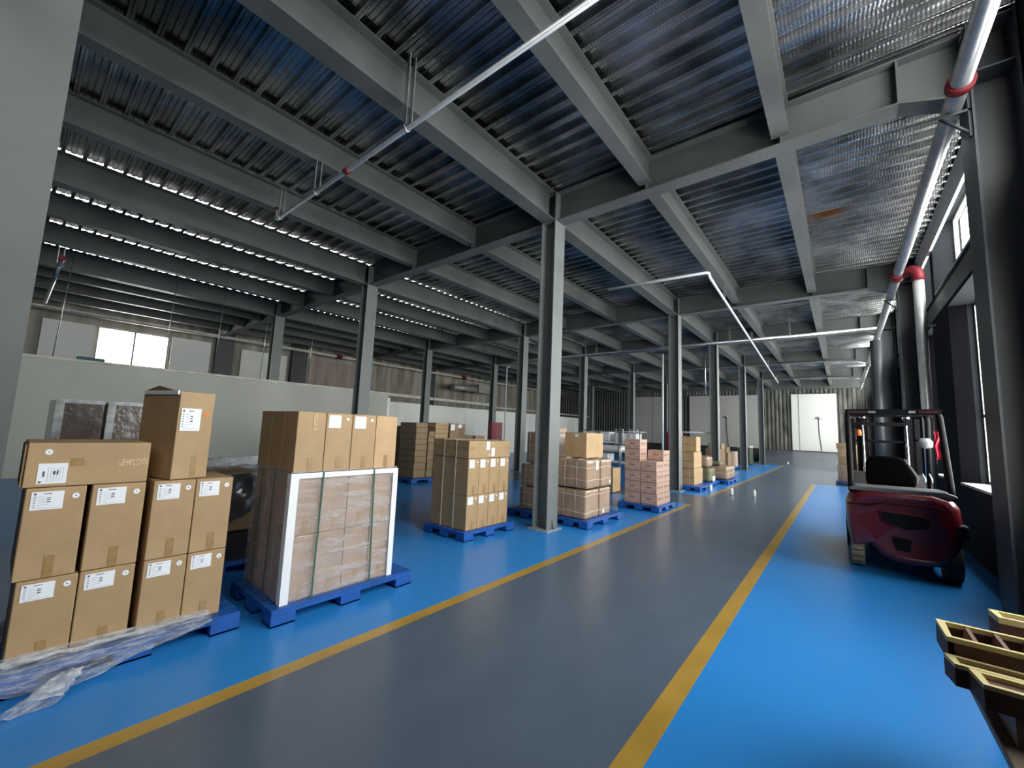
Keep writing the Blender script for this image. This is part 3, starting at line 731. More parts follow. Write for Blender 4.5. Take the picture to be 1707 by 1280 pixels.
mb = MB(); xf = .425
for (ya, yb) in ((-.533, -.470), (.475, .533)): mb.box(xf, ya, .0, xf+.004, yb, 1.065)
mb.box(xf, -.470, 1.02, xf+.004, .475, 1.065)
mb.box(.36, -.537, .0, xf+.004, -.533, 1.065)
mb.build('edge_board', 'white_edge', ft)
for i, (ya, yb) in enumerate(((1.83, 1.85), (2.39, 2.36))):
    t = thing('green_strap', ('left' if i == 0 else 'right')+' dark green plastic strap running down over the wrapped cartons', 'strap', (X2, ya, 0))
    mb = MB(); mb.prism([(-.007, .12), (.007, .12), (.007+yb-ya, 1.197), (-.007+yb-ya, 1.197)], 0, .032, .035); mb.build('band', 'strap_green', t)
for i, x in enumerate((-3.97, -4.24)):
    tag(MB().prism([(-.005+x, .13), (.005+x, .13), (.005+x+.02, 1.198), (-.005+x+.02, 1.198)], 1, 1.566, 1.569).build('green_strap', 'strap_green'), ('nearer' if i == 0 else 'farther')+' thin dark strap down the shaded side of the wrapped block', 'strap')

# ---- pallet 3: strapped upright cartons with one flat carton on top
pallet(-4.28, 4.32, -5.18, 5.46, 'blue plastic pallet under the labelled cartons tied with cream straps')
X3 = -4.34; cw = .236; cd = .262
for r, (z0, h) in enumerate(((.132, .50), (.634, .545))):
    for c in range(4):
        carton('labelled carton in cream-strapped stack, %s row, %s on lit front' % (('bottom', 'upper')[r], pos[c]), X3, 4.40+c*.238, z0, cd, cw, h, 'kraft_pale' if False else 'kraft', lab='small', group='upright cartons of the cream-strapped stack')
    for d in (1, 2):
        carton('carton on shaded side of cream-strapped stack, %s row, %s from corner' % (('bottom', 'upper')[r], ('second', 'third')[d-1]), X3-d*.264, 4.40, z0, cd, cw, h, 'kraft', lab=None, tape=False, group='upright cartons of the cream-strapped stack')
t = thing('cardboard_carton', 'wide flat carton with two labels capping the cream-strapped stack', 'carton', (-4.735, 4.875, 1.182))
MB().box(-.40, -.485, 0, .40, .485, .262).build('body', 'kraft', t, bevel=.006)
MB().box(-.39, -.4862, .12, .39, -.4852, .165).build('tape', 'tape', t)
MB().box(.4005, -.46, .13, .4015, -.36, .165).build('tape', 'tape', t); MB().box(.4005, .38, .13, .4015, .46, .165).build('tape', 'tape', t)
sheet(.075, .13).build('shipping_label', ['paper', 'ink_soft', 'ink_soft'], t, loc=(.401, -.10, .12)); sheet(.075, .13).build('shipping_label', ['paper', 'ink_soft', 'ink_soft'], t, loc=(.401, .02, .02))
MB().lathe([(.012, 0), (.012, .0015)], (0,0,0), 12, 0, 'x').build('round_sticker', 'paper', t, loc=(.401, .055, .225))
MB().lathe([(.012, 0), (.012, .0015)], (0,0,0), 12, 0, 'x').build('round_sticker', 'paper', t, loc=(.401, -.035, .045))
for i, x in enumerate((-4.60, -4.87)):
    mb = MB(); y0 = 4.385; w_ = .011
    mb.box(x-w_, y0-.003, .133, x+w_, y0, 1.45); mb.box(x-w_, y0, 1.446, x+w_, 5.364, 1.449); mb.box(x-w_, 5.364, .133, x+w_, 5.367, 1.449)
    tag(mb.build('cream_strap', 'strap_white'), ('right' if i == 0 else 'left')+' one of two cream plastic straps around the labelled stack', 'strap')

# ---- bales tied with string (pallets 4 and behind the column)
def bale(label, x1, y0, z0, dx, wy, h, strings=(.3, .75), vert=(.3, .62), mt='kraft_wrapped', rz=0, round_=.035, group=None, label_side=True):
    t = thing('tied_bale', label, 'bale', (x1-dx/2, y0+wy/2, z0), rz, group)
    def body():
        me = MB(); n = 8
        def P(f, u, v):
            a, b = u*2-1, v*2-1
            if f == 0: p = Vector((1, a, b))
            elif f == 1: p = Vector((-1, -a, b))
            elif f == 2: p = Vector((-a, 1, b))
            elif f == 3: p = Vector((a, -1, b))
            elif f == 4: p = Vector((-b, a, 1))
            else: p = Vector((b, a, -1))
            q = Vector((p.x*dx/2, p.y*wy/2, p.z*h/2)); m_ = min(dx, wy, h)*.5; rr = round_
            inner = Vector((max(-dx/2+rr, min(dx/2-rr, q.x)), max(-wy/2+rr, min(wy/2-rr, q.y)), max(-h/2+rr, min(h/2-rr, q.z))))
            d = q-inner
            q = inner + (d.normalized()*rr if d.length > 1e-6 else d)
            nn = noise.noise(Vector((q.x*5+x1, q.y*5+y0, q.z*5+z0)))
            k = 1+.012*nn
            return (q.x*k, q.y*k, q.z*(1+.006*nn)+h/2)
        for f in range(6): me.grid(lambda u, v, f=f: P(f, u, v), 14, 14)
        return me
    body().build('wrapper', mt, t)
    X, Y = dx/2+.002, wy/2+.002; r = round_*.7
    for s in strings:
        z = h*s; sag = .012
        pts = [(X-r, -Y, z), (X, -Y+r, z-sag*.3), (X, 0, z+sag), (X, Y-r, z), (X-r, Y, z), (-X+r, Y, z), (-X, Y-r, z), (-X, -Y+r, z), (-X+r, -Y, z+.01), (0, -Y-.002, z+sag), (X-r, -Y, z)]
        MB().tube(pts, .0055, 6, caps=False).build('string', 'strap_white', t)
    for s in vert:
        x = -dx/2+dx*s
        MB().tube([(x, -Y, .02), (x, -Y-.002, h*.5), (x, -Y, h-.03), (x, -Y+.05, h+.004), (x, Y-.05, h+.004), (x, Y, h-.03)], .0045, 6).build('string', 'strap_white', t)
    return t
pallet(-3.40, 6.36, -4.20, 7.74, 'blue plastic pallet right of the tallest foreground column, carrying string-tied bales')
for r, z in enumerate((.132, .652)):
    for c in range(2):
        t = bale('bulging film-wrapped bale tied with cream string, %s layer, %s one right of the foreground column' % (('lower', 'upper')[r], ('left', 'right')[c]), -3.50+(.0 if r == 0 else .02), (6.45, 6.99)[c], z, .68, (.515, .45)[c], (.495, .50)[r],
                 strings=(.22, .8) if r == 0 else (.28, .72), vert=(.35, .7))
        if r == 1 and c == 0: sheet(.10, .16).build('paper_label', ['paper', 'ink_soft', 'ink_soft'], t, loc=(.348, .05, .32))
        if r == 0 and c == 1: MB().box(0, 0, 0, .002, .07, .06).build('paper_label', 'paper', t, loc=(.345, -.12, .04))
        if r == 1 and c == 1: MB().box(0, 0, 0, .002, .06, .06).build('paper_label', 'paper', t, loc=(.345, .10, .05))
carton('large pale carton standing on top of the string-tied bales', -3.60, 6.64, 1.178, .46, .66, .45, 'kraft_pale', lab=None, tape=False)
tag(MB().box(-3.84, 6.634, 1.545, -3.77, 6.636, 1.60).build('paper_label', 'paper'), 'small white label on the shaded side of the pale carton above the tied bales', 'label')
pallet(-4.28, 6.30, -5.10, 7.45, 'blue pallet left of the tallest foreground column, mostly hidden by it')
for r, (z, h) in enumerate(((.132, .42), (.568, .42), (1.008, .60))):
    bale(['bottom string-tied bale left of the tallest foreground column', 'middle string-tied bale left of the tallest foreground column', 'narrow top bale left of the tallest foreground column'][r],
         -4.32-(.06 if r == 2 else 0), 6.44, z, (.62, .60, .42)[r], .8, h, strings=(.2, .7) if r < 2 else (.25, .55), vert=(.2, .7))

# ---- pallet 5: pink-brown printed boxes
pallet(-3.06, 8.84, -3.98, 9.90, 'blue plastic pallet under the pink-brown printed boxes')
def printed_box():
    t = thing('printed_box', '', 'box', (0,0,0), 0, 'pink-brown printed boxes in the square stack')
    MB().box(-.176, -.209, 0, .176, .209, .230).build('body', 'kraft_pink', t, bevel=.004)
    e = .1765
    mb = MB()
    for (a, b, z0, z1) in ((-.15, -.02, .115, .16), (.0, .03, .11, .15), (-.17, -.155, .08, .12), (.06, .17, .12, .155), (-.15, -.02, .075, .085), (.06, .17, .08, .09)): mb.quad([(e, a, z0), (e, b, z0), (e, b, z1), (e, a, z1)])
    mb.quad([(e, -.19, .014), (e, .19, .014), (e, .19, .026), (e, -.19, .026)])
    f = -.2095
    for (a, b, z0, z1) in ((-.17, .17, .010, .030), (-.06, .06, .12, .15), (-.17, .17, .190, .196), (-.17, -.05, .065, .075), (.05, .17, .065, .075)): mb.quad([(a, f, z0), (b, f, z0), (b, f, z1), (a, f, z1)])
    mb.build('print', 'purple', t); return t
pb = printed_box(); first = True
for (xc, yc, n, nm) in ((-3.30, 9.09, 4, 'front left pile'), (-3.30, 9.515, 5, 'front right pile'), (-3.665, 9.09, 6, 'tall back left pile'), (-3.665, 9.515, 4, 'back right pile')):
    for l in range(n):
        hgt = 'topmost' if l == n-1 else ('bottom' if l == 0 else ORD[l]+' from the floor')
        lb = 'pink-brown box with purple print, %s box in the %s' % (hgt, nm)
        loc = (xc+random.uniform(-.004, .004), yc+(random.uniform(-.002, .002)), .132+l*.2325)
        if l == 0: loc = (loc[0]+.012 if xc > -3.5 else loc[0]-.0, loc[1], loc[2])
        if first: pb.location = loc; pb['label'] = lb; first = False
        else: dup(pb, loc, 0, lb)
# ---- small carton seen between stacks and boxes farther back
carton('small pale carton on the floor behind, seen between tied bales and pink-brown boxes', -4.95, 10.66, .02, .4, .5, .66, 'kraft_pale', lab=None, tape=False)
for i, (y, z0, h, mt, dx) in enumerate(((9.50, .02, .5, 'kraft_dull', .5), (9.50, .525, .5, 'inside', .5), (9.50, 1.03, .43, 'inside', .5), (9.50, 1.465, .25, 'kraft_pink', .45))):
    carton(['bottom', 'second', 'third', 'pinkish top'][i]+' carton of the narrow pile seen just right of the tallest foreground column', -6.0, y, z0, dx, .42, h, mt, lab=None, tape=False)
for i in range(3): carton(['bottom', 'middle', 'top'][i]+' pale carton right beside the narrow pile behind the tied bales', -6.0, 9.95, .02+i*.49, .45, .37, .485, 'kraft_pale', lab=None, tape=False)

# ---- pallet 6: three tiers of cartons with ties
pallet(-3.35, 13.2, -4.15, 14.75, 'blue plastic pallet under the three carton tiers beside the second aisle column')
tier = [(.132, .50, -3.62, 13.60, .50, 1.0), (.64, .50, -3.62, 13.60, .45, .48), (.64, .50, -3.64, 14.1, .45, .46), (1.148, .48, -3.66, 14.02, .50, .50)]
for i, (z, h, x1, y0, dx, wy) in enumerate(tier):
    t = carton(['wide bottom carton', 'left middle carton', 'right middle carton', 'top carton'][i]+' of the three-tier pile beside the second aisle column', x1, y0, z, dx, wy, h, 'kraft_pale', lab=None, tape=False)
    MB().box(-dx/2+.03, -wy/2-.0012, h*.42, dx/2-.03, -wy/2+.0005, h*.46).build('print', 'inside', t)
    MB().box(-dx/2+.03, -wy/2-.0012, h*.93, dx/2-.03, -wy/2+.0005, h*.96).build('print', 'inside', t)
    if i in (0, 3):
        for a in (-.12, .11): MB().box(a, -wy/2-.004, .0, a+.018, -wy/2-.001, h).build('tie', 'strap_white', t)
# ---- sagging low bales
pallet(-3.16, 16.1, -3.86, 17.62, 'blue plastic pallet under the sagging pale bale near the third aisle column')
pallet(-3.42, 14.95, -4.3, 15.95, 'dark blue pallet under the olive-wrapped bundles left of the sagging bale')
bale('pale sagging bale with a white label lying on the pallet nearest the lane bottles', -3.20, 16.22, .132, .62, .80, .48, (.5,), (), 'kraft_wrapped', round_=.10)
bale('second pale sagging bale directly behind the first on its pallet', -3.22, 17.08, .132, .6, .55, .46, (.5,), (), 'kraft_wrapped', round_=.10)
bale('olive-green bundle with crumpled wrapping, lower one, beside the carton tiers', -3.50, 15.0, .132, .6, .80, .44, (), (), 'olive_cloth', round_=.08)
bale('pinkish crumpled bundle lying on the olive-green one', -3.55, 15.05, .60, .5, .65, .38, (), (), 'kraft_wrapped', round_=.10)
bale('olive cloth bundle slumped on top of the left of the sagging pale bale', -3.42, 16.2, .635, .42, .5, .12, (), (), 'olive_cloth', round_=.05)
tag(MB().box(-3.72, 16.238, .30, -3.45, 16.243, .42).build('paper_sheet', 'paper'), 'white sheet on the near side of the pale sagging bale', 'paper')
tag(MB().box(-3.49, 15.3, .14, -3.48, 15.65, .30).build('paper_sheet', 'paper'), 'white sheet low on the front of the olive-green bundle', 'paper')
# ---- farther piles along the aisle
pallet(-4.3, 20.9, -5.2, 25.0, 'blue pallet far down the aisle under the dark and pink cartons')
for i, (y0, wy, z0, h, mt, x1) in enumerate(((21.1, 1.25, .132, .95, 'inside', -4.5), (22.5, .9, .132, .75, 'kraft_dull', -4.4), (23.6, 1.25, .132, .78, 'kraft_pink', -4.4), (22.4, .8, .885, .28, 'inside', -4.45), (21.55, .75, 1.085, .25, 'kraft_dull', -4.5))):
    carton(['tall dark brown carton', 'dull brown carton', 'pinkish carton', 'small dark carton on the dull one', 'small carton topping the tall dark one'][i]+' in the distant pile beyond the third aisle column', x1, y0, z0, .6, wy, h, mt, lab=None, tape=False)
t = thing('waste_bin', 'olive-dark covered bin with pale sheet on top beside the last aisle column', 'bin', (-4.75, 29.2, 0))
MB().box(-.35, -.6, .1, .35, .6, 1.05).build('body', 'green_bin', t, bevel=.03); MB().box(-.37, -.62, 1.05, .37, .62, 1.17).build('lid', 'ledge', t, bevel=.03)
for sx in (-1, 1): MB().tube([(sx*.3-.03, 0, .07), (sx*.3+.03, 0, .07)], .07, 12).build('wheel', 'black_plastic', t)
# ---- right-hand far pile near the window wall
pallet(.62, 20.3, -.25, 21.5, 'dark pallet under the narrow carton piles beyond the forklift')
for i, (x0, x1, z0, z1, mt) in enumerate(((-.19, .15, .132, .77, 'kraft_wrapped'), (-.16, .11, .775, 1.07, 'kraft_dull'), (-.17, .14, 1.075, 1.38, 'kraft_wrapped'), (-.2, .13, 1.385, 1.60, 'kraft_dull'),
                                       (.27, .53, .132, .46, 'kraft_dull'), (.27, .54, .465, .86, 'kraft_dull'), (.30, .56, .865, 1.04, 'kraft_pale'), (.28, .56, 1.045, 1.25, 'kraft_pink'), (.33, .57, 1.255, 1.55, 'kraft_pale'))):
    side = 'left' if i < 4 else 'right'; nm = (['bottom', 'second', 'third', 'top'][i] if i < 4 else ['bottom', 'second', 'third', 'fourth', 'top'][i-4])
    carton('%s carton in the %s of two narrow piles beyond the forklift' % (nm, side), x1, 20.4, z0, x1-x0, .55, z1-z0, mt, lab=None, tape=False)

# ---- carton piles in the left middle distance
def flat_pile(x1, y0, wy, dx, zs, tag_, mt='kraft_dull'):
    for i, (a, b) in enumerate(zip(zs, zs[1:])):
        nm = 'topmost' if i == len(zs)-2 else ('bottom' if i == 0 else ORD[i]+' from the floor')
        carton('flat carton, %s in the %s' % (nm, tag_), x1+random.uniform(-.015, .015), y0+random.uniform(-.01, .01), a, dx, wy, b-a-.003, mt, lab=None, tape=False)
pallet(-9.4, 7.3, -10.6, 8.69, 'dark blue pallet under the flat carton piles in the left middle distance')
flat_pile(-9.5, 7.44, .42, .75, [.14, .37, .57, .75, .92, 1.09, 1.24, 1.42, 1.58, 1.72], 'left pile behind the strapped stack')
flat_pile(-9.5, 7.90, .22, .6, [.14, .40, .65, .9, 1.15, 1.32, 1.48], 'narrow pile between taller ones behind strapped stack')
flat_pile(-9.5, 8.16, .52, .7, [.14, .34, .54, .74, .94, 1.12, 1.28, 1.42, 1.56, 1.66, 1.74], 'wide layered pile behind the strapped stack', 'kraft')
carton('upright carton with a white label beside the wide layered pile', -9.5, 8.74, .9, .4, .36, .84, 'kraft_dull', lab='small', tape=False)
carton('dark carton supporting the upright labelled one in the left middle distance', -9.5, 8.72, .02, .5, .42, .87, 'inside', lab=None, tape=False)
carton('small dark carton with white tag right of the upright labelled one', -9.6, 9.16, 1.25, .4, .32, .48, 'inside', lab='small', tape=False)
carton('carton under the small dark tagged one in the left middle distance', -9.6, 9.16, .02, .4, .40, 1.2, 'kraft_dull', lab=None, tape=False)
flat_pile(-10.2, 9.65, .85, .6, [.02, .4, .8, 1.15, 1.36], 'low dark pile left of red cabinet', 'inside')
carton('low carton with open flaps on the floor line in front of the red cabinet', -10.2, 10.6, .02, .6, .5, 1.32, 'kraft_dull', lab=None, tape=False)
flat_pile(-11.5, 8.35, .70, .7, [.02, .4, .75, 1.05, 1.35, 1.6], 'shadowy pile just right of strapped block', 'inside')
flat_pile(-6.9, 10.9+.0, .0+.5, .5, [.02, .45, .9], 'low pile beside the metal rack trolley', 'inside') if False else None
# red cabinets
t = thing('hose_cabinet', 'dark red cabinet standing against the far left off-white wall', 'cabinet', (-14.95, 17.1, 0))
MB().box(-.15, -.45, .02, .15, .45, 1.96).build('body', 'red_cab', t, bevel=.01); MB().box(.151, -.42, .1, .165, .42, 1.9).build('door', 'red_cab', t); MB().box(.166, .32, .95, .185, .36, 1.1).build('handle', 'chrome', t)
t = thing('hose_cabinet', 'narrow dark red hose cabinet between a white pole and an aisle column', 'cabinet', (-5.53, 17.9, 0))
MB().box(-.3, -.12, .02, .3, .15, 1.75).build('body', 'red_cab', t, bevel=.01); MB().box(-.27, -.135, .1, .27, -.122, 1.68).build('door', 'red_cab', t); MB().box(.2, -.15, .9, .23, -.136, 1.0).build('handle', 'chrome', t)
MB().tube([(-.36, 0, 1.79), (1.39, 0, 1.79)], .03, 8).build('top_pipe', 'pipe_paint', t)
# metal rack trolley
t = thing('rack_trolley', 'metal rack trolley loaded with shiny white sheets behind the pink-brown boxes', 'trolley', (-6.25, 13.5, 0))
mb = MB()
for x in (-1.1, -.45, -.4, .35, .40, 1.05):
    mb.tube([(x, -.3, .02), (x, -.3, 1.72)], .018, 6); mb.tube([(x, .3, .02), (x, .3, 1.72)], .018, 6)
for z in (.62, 1.0, 1.28, 1.70):
    for yy in (-.3, .3): mb.tube([(-1.1, yy, z), (1.05, yy, z)], .016, 6)
for x in (-1.1, 1.05):
    for z in (.62, 1.28, 1.70): mb.tube([(x, -.3, z), (x, .3, z)], .016, 6)
mb.build('frame', 'galv', t)
for x in (.35, .85):
    MB().tube([(x-.13, -.33, 1.25), (x-.13, -.33, 1.78), (x+.13, -.33, 1.78), (x+.13, -.33, 1.25)], .018, 6).build('hoop', 'pipe_paint', t)
for (z, h) in ((.64, .03), (1.02, .03), (1.30, .06)):
    MB().box(-1.05, -.27, z, .98, .27, z+h).build('shelf', 'white_edge', t)
for i, (x, w_, z, h) in enumerate(((-.5, .9, 1.37, .30), (.5, .8, 1.37, .28), (-.3, 1.3, 1.06, .16), (-.5, .8, .68, .25))):
    tag(MB().box(-6.25+x-w_/2, 13.24, z, -6.25+x+w_/2, 13.76, z+h).build('sheet_stack', 'white_edge', bevel=.02), ['left shiny white stack on the top shelf of the rack trolley', 'right shiny white stack on the top shelf of the rack trolley',
        'white sheets on the middle shelf of the rack trolley', 'white sheets on the lowest shelf of the rack trolley'][i], 'stack of sheets')
# bottles standing on the floor
def bottle(x, y, lab, s=1.0):
    t = thing('floor_bottle', lab, 'bottle', (x, y, 0), 0, 'white bottles standing on the lane')
    MB().lathe([(.04*s, 0), (.045*s, .02*s), (.045*s, .15*s), (.03*s, .18*s), (.016*s, .20*s)], (0,0,0), 14).build('body', 'bottle', t)
    MB().lathe([(.018*s, .2*s), (.018*s, .225*s)], (0,0,0), 10).build('cap', 'paper', t)
bottle(-3.17, 13.66, 'small white bottle on the blue floor left of the yellow line'); bottle(-2.55, 13.40, 'small white bottle on the grey lane just right of the yellow line')
bottle(-2.01, 13.61, 'small white bottle out in the middle of the grey lane', .9); bottle(-2.78, 31.8, 'tiny far white bottle at the end of the yellow line', 1.1)

# ================================================================== FORKLIFT
fk = thing('forklift', 'dark red forklift parked facing away beside the window wall', 'forklift', (.545, 7.2, 0))
H = [(-.50, .30), (-.53, .5), (-.545, .72), (-.545, .86), (-.50, .98), (-.40, 1.03), (.30, 1.05), (.46, 1.0), (.53, .90), (.545, .70), (.53, .46), (.45, .30), (.36, .2), (.15, .16), (-.1, .17), (-.22, .23), (-.32, .36)]
def fork_body():
    # lofted counterweight: sections from rear (y=0) forward
    mb = MB(); secs = [(-.0, .82, .03), (.03, .93, .012), (.10, .985, 0), (.25, 1.0, 0), (.55, 1.0, 0)]
    n = len(H); i0 = 0; cz = .62
    for (y, s, dz) in secs:
        for (x, z) in H: mb.v.append((x*s, y - .05*(1-(x/.55)**2) , cz+(z-cz)*(s+.02 if s < 1 else 1)))
    for k in range(len(secs)-1):
        for j in range(n):
            j2 = (j+1) % n; mb.f.append((k*n+j, k*n+j2, (k+1)*n+j2, (k+1)*n+j)); mb.m.append(0); mb.sm.append(True)
    mb.f.append(tuple(range(n))[::-1]); mb.m.append(0); mb.sm.append(False)
    mb.f.append(tuple((len(secs)-1)*n+j for j in range(n))); mb.m.append(0); mb.sm.append(False)
    return mb
fork_body().build('counterweight', 'fork_red', fk, bevel=.012)
yb = -.055
MB().prism([(-.20, .79), (.20, .77), (.25, .72), (.22, .64), (.02, .60), (-.19, .68)], 1, yb-.006, yb+.02).build('rear_vent', 'fork_black', fk)
MB().prism([(-.205, .80), (.21, .785), (.27, .72), (.235, .63), (.02, .585), (-.2, .67)], 1, yb-.002, yb+.02).build('vent_rim', 'fork_red', fk)
MB().prism([(-.10, .49), (.07, .48), (.05, .335), (-.07, .34)], 1, yb-.006, yb+.02).build('tow_pocket', 'fork_black', fk)
MB().prism([(-.53, .84), (-.30, .845), (-.18, .89), (.40, .87), (.40, .88), (-.20, .90), (-.34, .86), (-.53, .855)], 1, yb+.012, yb+.04).build('crease_line', 'fork_black', fk)
MB().box(.47, .0, .55, .575, .2, .72).build('rear_bumper', 'fork_black', fk, bevel=.03)
# chassis and hood
MB().box(-.50, .55, .30, .50, 1.95, .62).build('chassis', 'fork_red', fk, bevel=.02)
MB().prism([(.56, .62), (1.35, .62), (1.30, .98), (.50, 1.02), (.46, .62)], 0, -.46, .46).build('seat_hood', 'fork_grey', fk, bevel=.03)
MB().prism([(-.50, 1.02), (.50, 1.02), (.50, 1.05), (.40, 1.085), (-.42, 1.075), (-.5, 1.05)], 1, .02, .50).build('rear_cover', 'fork_grey', fk, bevel=.01)
MB().box(-.28, .78, 1.0, .22, 1.3, 1.12).build('seat_cushion', 'vinyl', fk, bevel=.04)
MB().prism([(-.30, 1.08), (.22, 1.08), (.235, 1.2), (.12, 1.43), (.06, 1.47), (-.24, 1.47), (-.30, 1.38)], 1, .70, .82).build('seat_backrest', 'vinyl', fk, bevel=.03)
MB().prism([(.225, 1.08), (.26, 1.2), (.13, 1.44), (.11, 1.43), (.225, 1.2)], 1, .72, .86).build('seat_side_trim', 'lens_white', fk)
MB().box(-.48, 1.35, .62, .48, 1.9, .66).build('floor_plate', 'fork_black', fk)
MB().prism([(1.88, .62), (1.98, .62), (1.80, 1.18), (1.72, 1.18)], 0, -.42, .42).build('front_cowl', 'fork_grey', fk)
# overhead guard
GT = 2.10
for s in (-1, 1):
    mb = MB()
    mb.tube([(s*.47, .12, 1.0), (s*.475, .22, 1.15), (s*.475, .62, 2.02), (s*.47, .72, GT)], .035, 8)
    mb.tube([(s*.47, 1.88, .62), (s*.47, 1.62, 2.0), (s*.45, 1.55, GT)], .03, 8)
    mb.box(s*.47-.03, .68, GT-.03, s*.47+.03, 1.6, GT+.03)
    mb.build('guard_pillar', 'fork_black', fk)
mb = MB(); mb.box(-.5, .64, GT-.05, .5, .72, GT+.035); mb.box(-.47, 1.55, GT-.03, .47, 1.62, GT+.03)
for k in range(7): mb.box(-.39+k*.13-.014, .72, GT-.02, -.39+k*.13+.014, 1.55, GT+.02)
mb.build('guard_roof', 'fork_black', fk)
for a, b, nm, mt in ((-.47, -.24, 'roof_reflector', 'maroon'), (.28, .47, 'roof_reflector', 'maroon'), (-.24, -.16, 'roof_marker', 'lens_white'), (.18, .25, 'roof_marker', 'lens_white')): MB().box(a, .632, GT-.02, b, .64, GT+.01).build(nm, mt, fk)
# mast
for s in (-1, 1):
    MB().box(s*.30-.05, 2.05, .12, s*.30+.05, 2.16, 2.08).build('mast_rail', 'fork_black', fk); MB().box(s*.40-.03, 2.02, .12, s*.40+.03, 2.14, 2.06).build('mast_rail', 'fork_black', fk)
    MB().tube([(s*.27, 2.02, .3), (s*.27, 2.02, 1.95)], .022, 12).build('lift_cylinder', 'chrome', fk)
    MB().tube([(s*.27-.04, 2.0, 2.09), (s*.27+.04, 2.0, 2.09)], .05, 14).build('chain_wheel', 'chrome', fk)
    MB().prism([(2.25, .05), (3.25, .05), (3.25, .07), (2.29, .10), (2.29, .5), (2.25, .5)], 0, s*.25-.05, s*.25+.05).build('fork_tine', 'fork_black', fk)
for (a0, a1, z0, z1) in ((2.04, 2.12, 1.94, 2.0), (2.04, 2.08, 1.66, 1.70), (2.18, 2.24, .1, .5)): MB().box(-.42, a0, z0, .42, a1, z1).build('mast_crossbar', 'fork_black', fk)
MB().box(-.40, 2.2, .5, .40, 2.24, 1.1).build('load_backrest', 'fork_black', fk)
# lamps, mirror, levers, wheel
o = MB().lathe([(.0, -.05), (.035, -.05), (.042, .0), (.03, .05), (.0, .055)], (-.335, 1.6, 1.81), 14).build('indicator_lamp', 'orange', fk)
MB().box(-.44, 1.58, 1.88, -.30, 1.62, 1.93).build('lamp_arm', 'fork_black', fk)
MB().lathe([(.02, -.06), (.08, -.04), (.085, .04), (.05, .09)], (.42, 1.5, 1.66), 16).build('head_lamp', 'lens_white', fk)
MB().tube([(.30, 1.6, 1.72), (.46, 1.6, 1.72)], .014, 6).build('lamp_bracket', 'fork_black', fk)
for k, x in enumerate((.27, .36, .43)): MB().tube([(x, 1.25, .98), (x+.01, 1.27, 1.16), (x-.02, 1.29, 1.24)], .009, 6).build('hydraulic_lever', 'chrome', fk)
MB().tube([(-.05+.16*math.cos(a), 1.55+.1*math.sin(a), 1.22+.08*math.sin(a)) for a in [k*math.pi/10 for k in range(21)]], .014, 8, caps=False).tube([(-.05, 1.8, 1.0), (-.05, 1.56, 1.22)], .02, 8).build('steering_wheel', 'fork_black', fk)
# tyres
for (x, y, r, wd, mt) in ((-.44, .33, .245, .14, 'tyre_dusty'), (.44, .28, .265, .15, 'tyre'), (-.46, 1.65, .29, .17, 'tyre'), (.46, 1.65, .29, .17, 'tyre')):
    tr = MB().lathe([(r*.62, -wd/2), (r*.95, -wd/2), (r, -wd/2+.02), (r, wd/2-.02), (r*.95, wd/2), (r*.62, wd/2)], (x, y, r), 36, 0, 'x')
    for k in range(18):
        a = 2*math.pi*k/18; c, s_ = math.cos(a), math.sin(a)
        pts = [(x-wd/2+.015, y+(r+.001)*c, r+(r+.001)*s_), (x+wd/2-.015, y+(r+.001)*c, r+(r+.001)*s_), (x+wd/2-.015, y+(r+.001)*math.cos(a+.05), r+(r+.001)*math.sin(a+.05)), (x-wd/2+.015, y+(r+.001)*math.cos(a+.05), r+(r+.001)*math.sin(a+.05))]
        tr.quad(pts, 1)
    w_ = tr.build('wheel', [mt, 'fork_black'], fk)
    MB().lathe([(r*.60, -wd/2-.002), (r*.60, wd/2+.002)], (x, y, r), 20, 0, 'x').build('hub', 'fork_red', w_)
t = thing('red_cloth', 'bright red cloth hanging on the right front pillar of the forklift', 'cloth', (1.07, 8.55, 1.75))
def rag(u, v): return (.02*math.sin(u*9)+.03*u-.01, -.05+.03*math.cos(v*8), .13-.42*v+.02*u) if True else None
MB().grid(lambda u, v: (-.035+.07*u*(1-.4*v)+.012*math.sin(v*9), -.06+.015*math.sin(u*8+v*3), .10-.40*v), 8, 16).build('rag', 'red_cloth', t)

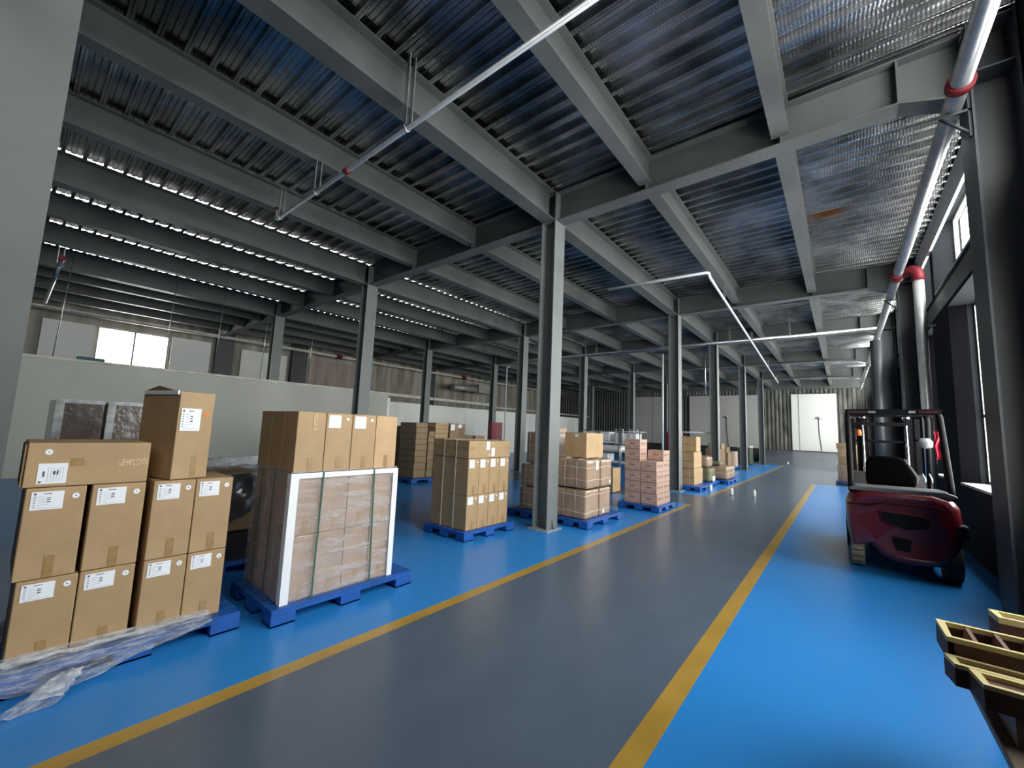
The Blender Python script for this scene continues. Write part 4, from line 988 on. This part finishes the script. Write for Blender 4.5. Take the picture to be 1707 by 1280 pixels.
# ================================================================== MOULDINGS AT THE LOWER RIGHT
t = thing('work_table', 'low brown table under the stacked mouldings, cut off by the lower right corner', 'table', (.9, 2.2, 0))
MB().box(-.50, -.95, .565, .44, 1.0, .60).build('table_top', 'table_brown', t, bevel=.006)
MB().box(-.43, -.90, .02, .40, .16, .56).build('base_block', 'fork_black', t)
for a_, b_ in ((.32, .85), (.36, .2)): MB().box(a_, b_, .0, a_+.05, b_+.05, .565).build('leg', 'fork_black', t)
def moulding(label, x0, y0, z0, L, w_=.16, h=.07, cups=False, rz=0, e=.03):
    t = thing('moulding_block', label, 'moulding', (x0, y0, z0), rz)
    # body with mitred end; local x along length
    mb = MB()
    if cups:
        mb.prism([(0, w_), (e, 0), (L, 0), (L, w_)], 2, 0, h*.12)
        mb.box(e+.004, 0, h*.12, L, .022, h*.80); mb.box(.004, w_-.022, h*.12, L, w_, h*.80); mb.prism([(0, w_), (e, 0), (e+.02, 0), (.02, w_)], 2, h*.12, h*.80)
    else: mb.prism([(0, w_), (e, 0), (L, 0), (L, w_)], 2, 0, h*.80)
    mb.build('body', 'brown_mould', t)
    rim = MB(); zt0, zt1 = h*.80+.001, h; b = .02
    rim.prism([(0, w_), (e, 0), (e+b*.9, b), (b*1.4, w_-.0)], 2, zt0, zt1)
    rim.prism([(e, 0), (L, 0), (L, b), (e+b*.9, b)], 2, zt0, zt1)
    rim.box(b*1.4, w_-b, zt0, L, w_, zt1)
    rim.build('cream_rim', 'cream_rim', t)
    if cups:
        n = int(L/.09)
        for k in range(n):
            x = .02+k*.085; q = MB().box(x+.068, .022, h*.12, x+.082, w_-.022, zt1-.004); q.prism([(x+.052, h*.12), (x+.068, h*.12), (x+.068, zt1-.004)], 1, .022, w_-.022); q.build('partition', 'mould_inner', t)
    return t
moulding('brown dentil moulding block with cream rim and a row of hollow cups, on the stack', .305, 2.595, .752, 1.0, .22, .10, cups=True, e=.006)
moulding('brown moulding with cream rim just below the hollow-cup one, sticking out left', .298, 2.492, .702, 1.0, .097, .084, e=.018)
moulding('nearest brown moulding with cream rim, lowest on the stack', .352, 2.362, .702, .9, .125, .084, e=.018)
moulding('separate brown moulding with cream rim behind the hollow-cup one', .54, 3.10, .702, .75, .12, .14, e=.012)
t = thing('carton_lid', 'flat dark brown board the mouldings rest on, lower right', 'board', (.98, 2.78, .602))
MB().box(-.54, -.42, 0, .35, .45, .098).build('board', 'brown_sleeve', t)
t = thing('support_board', 'dark board under the back of the hollow-cup moulding', 'board', (.9, 2.85, .702))
MB().box(-.56, -.24, 0, .40, .22, .048).build('board', 'brown_mould', t)
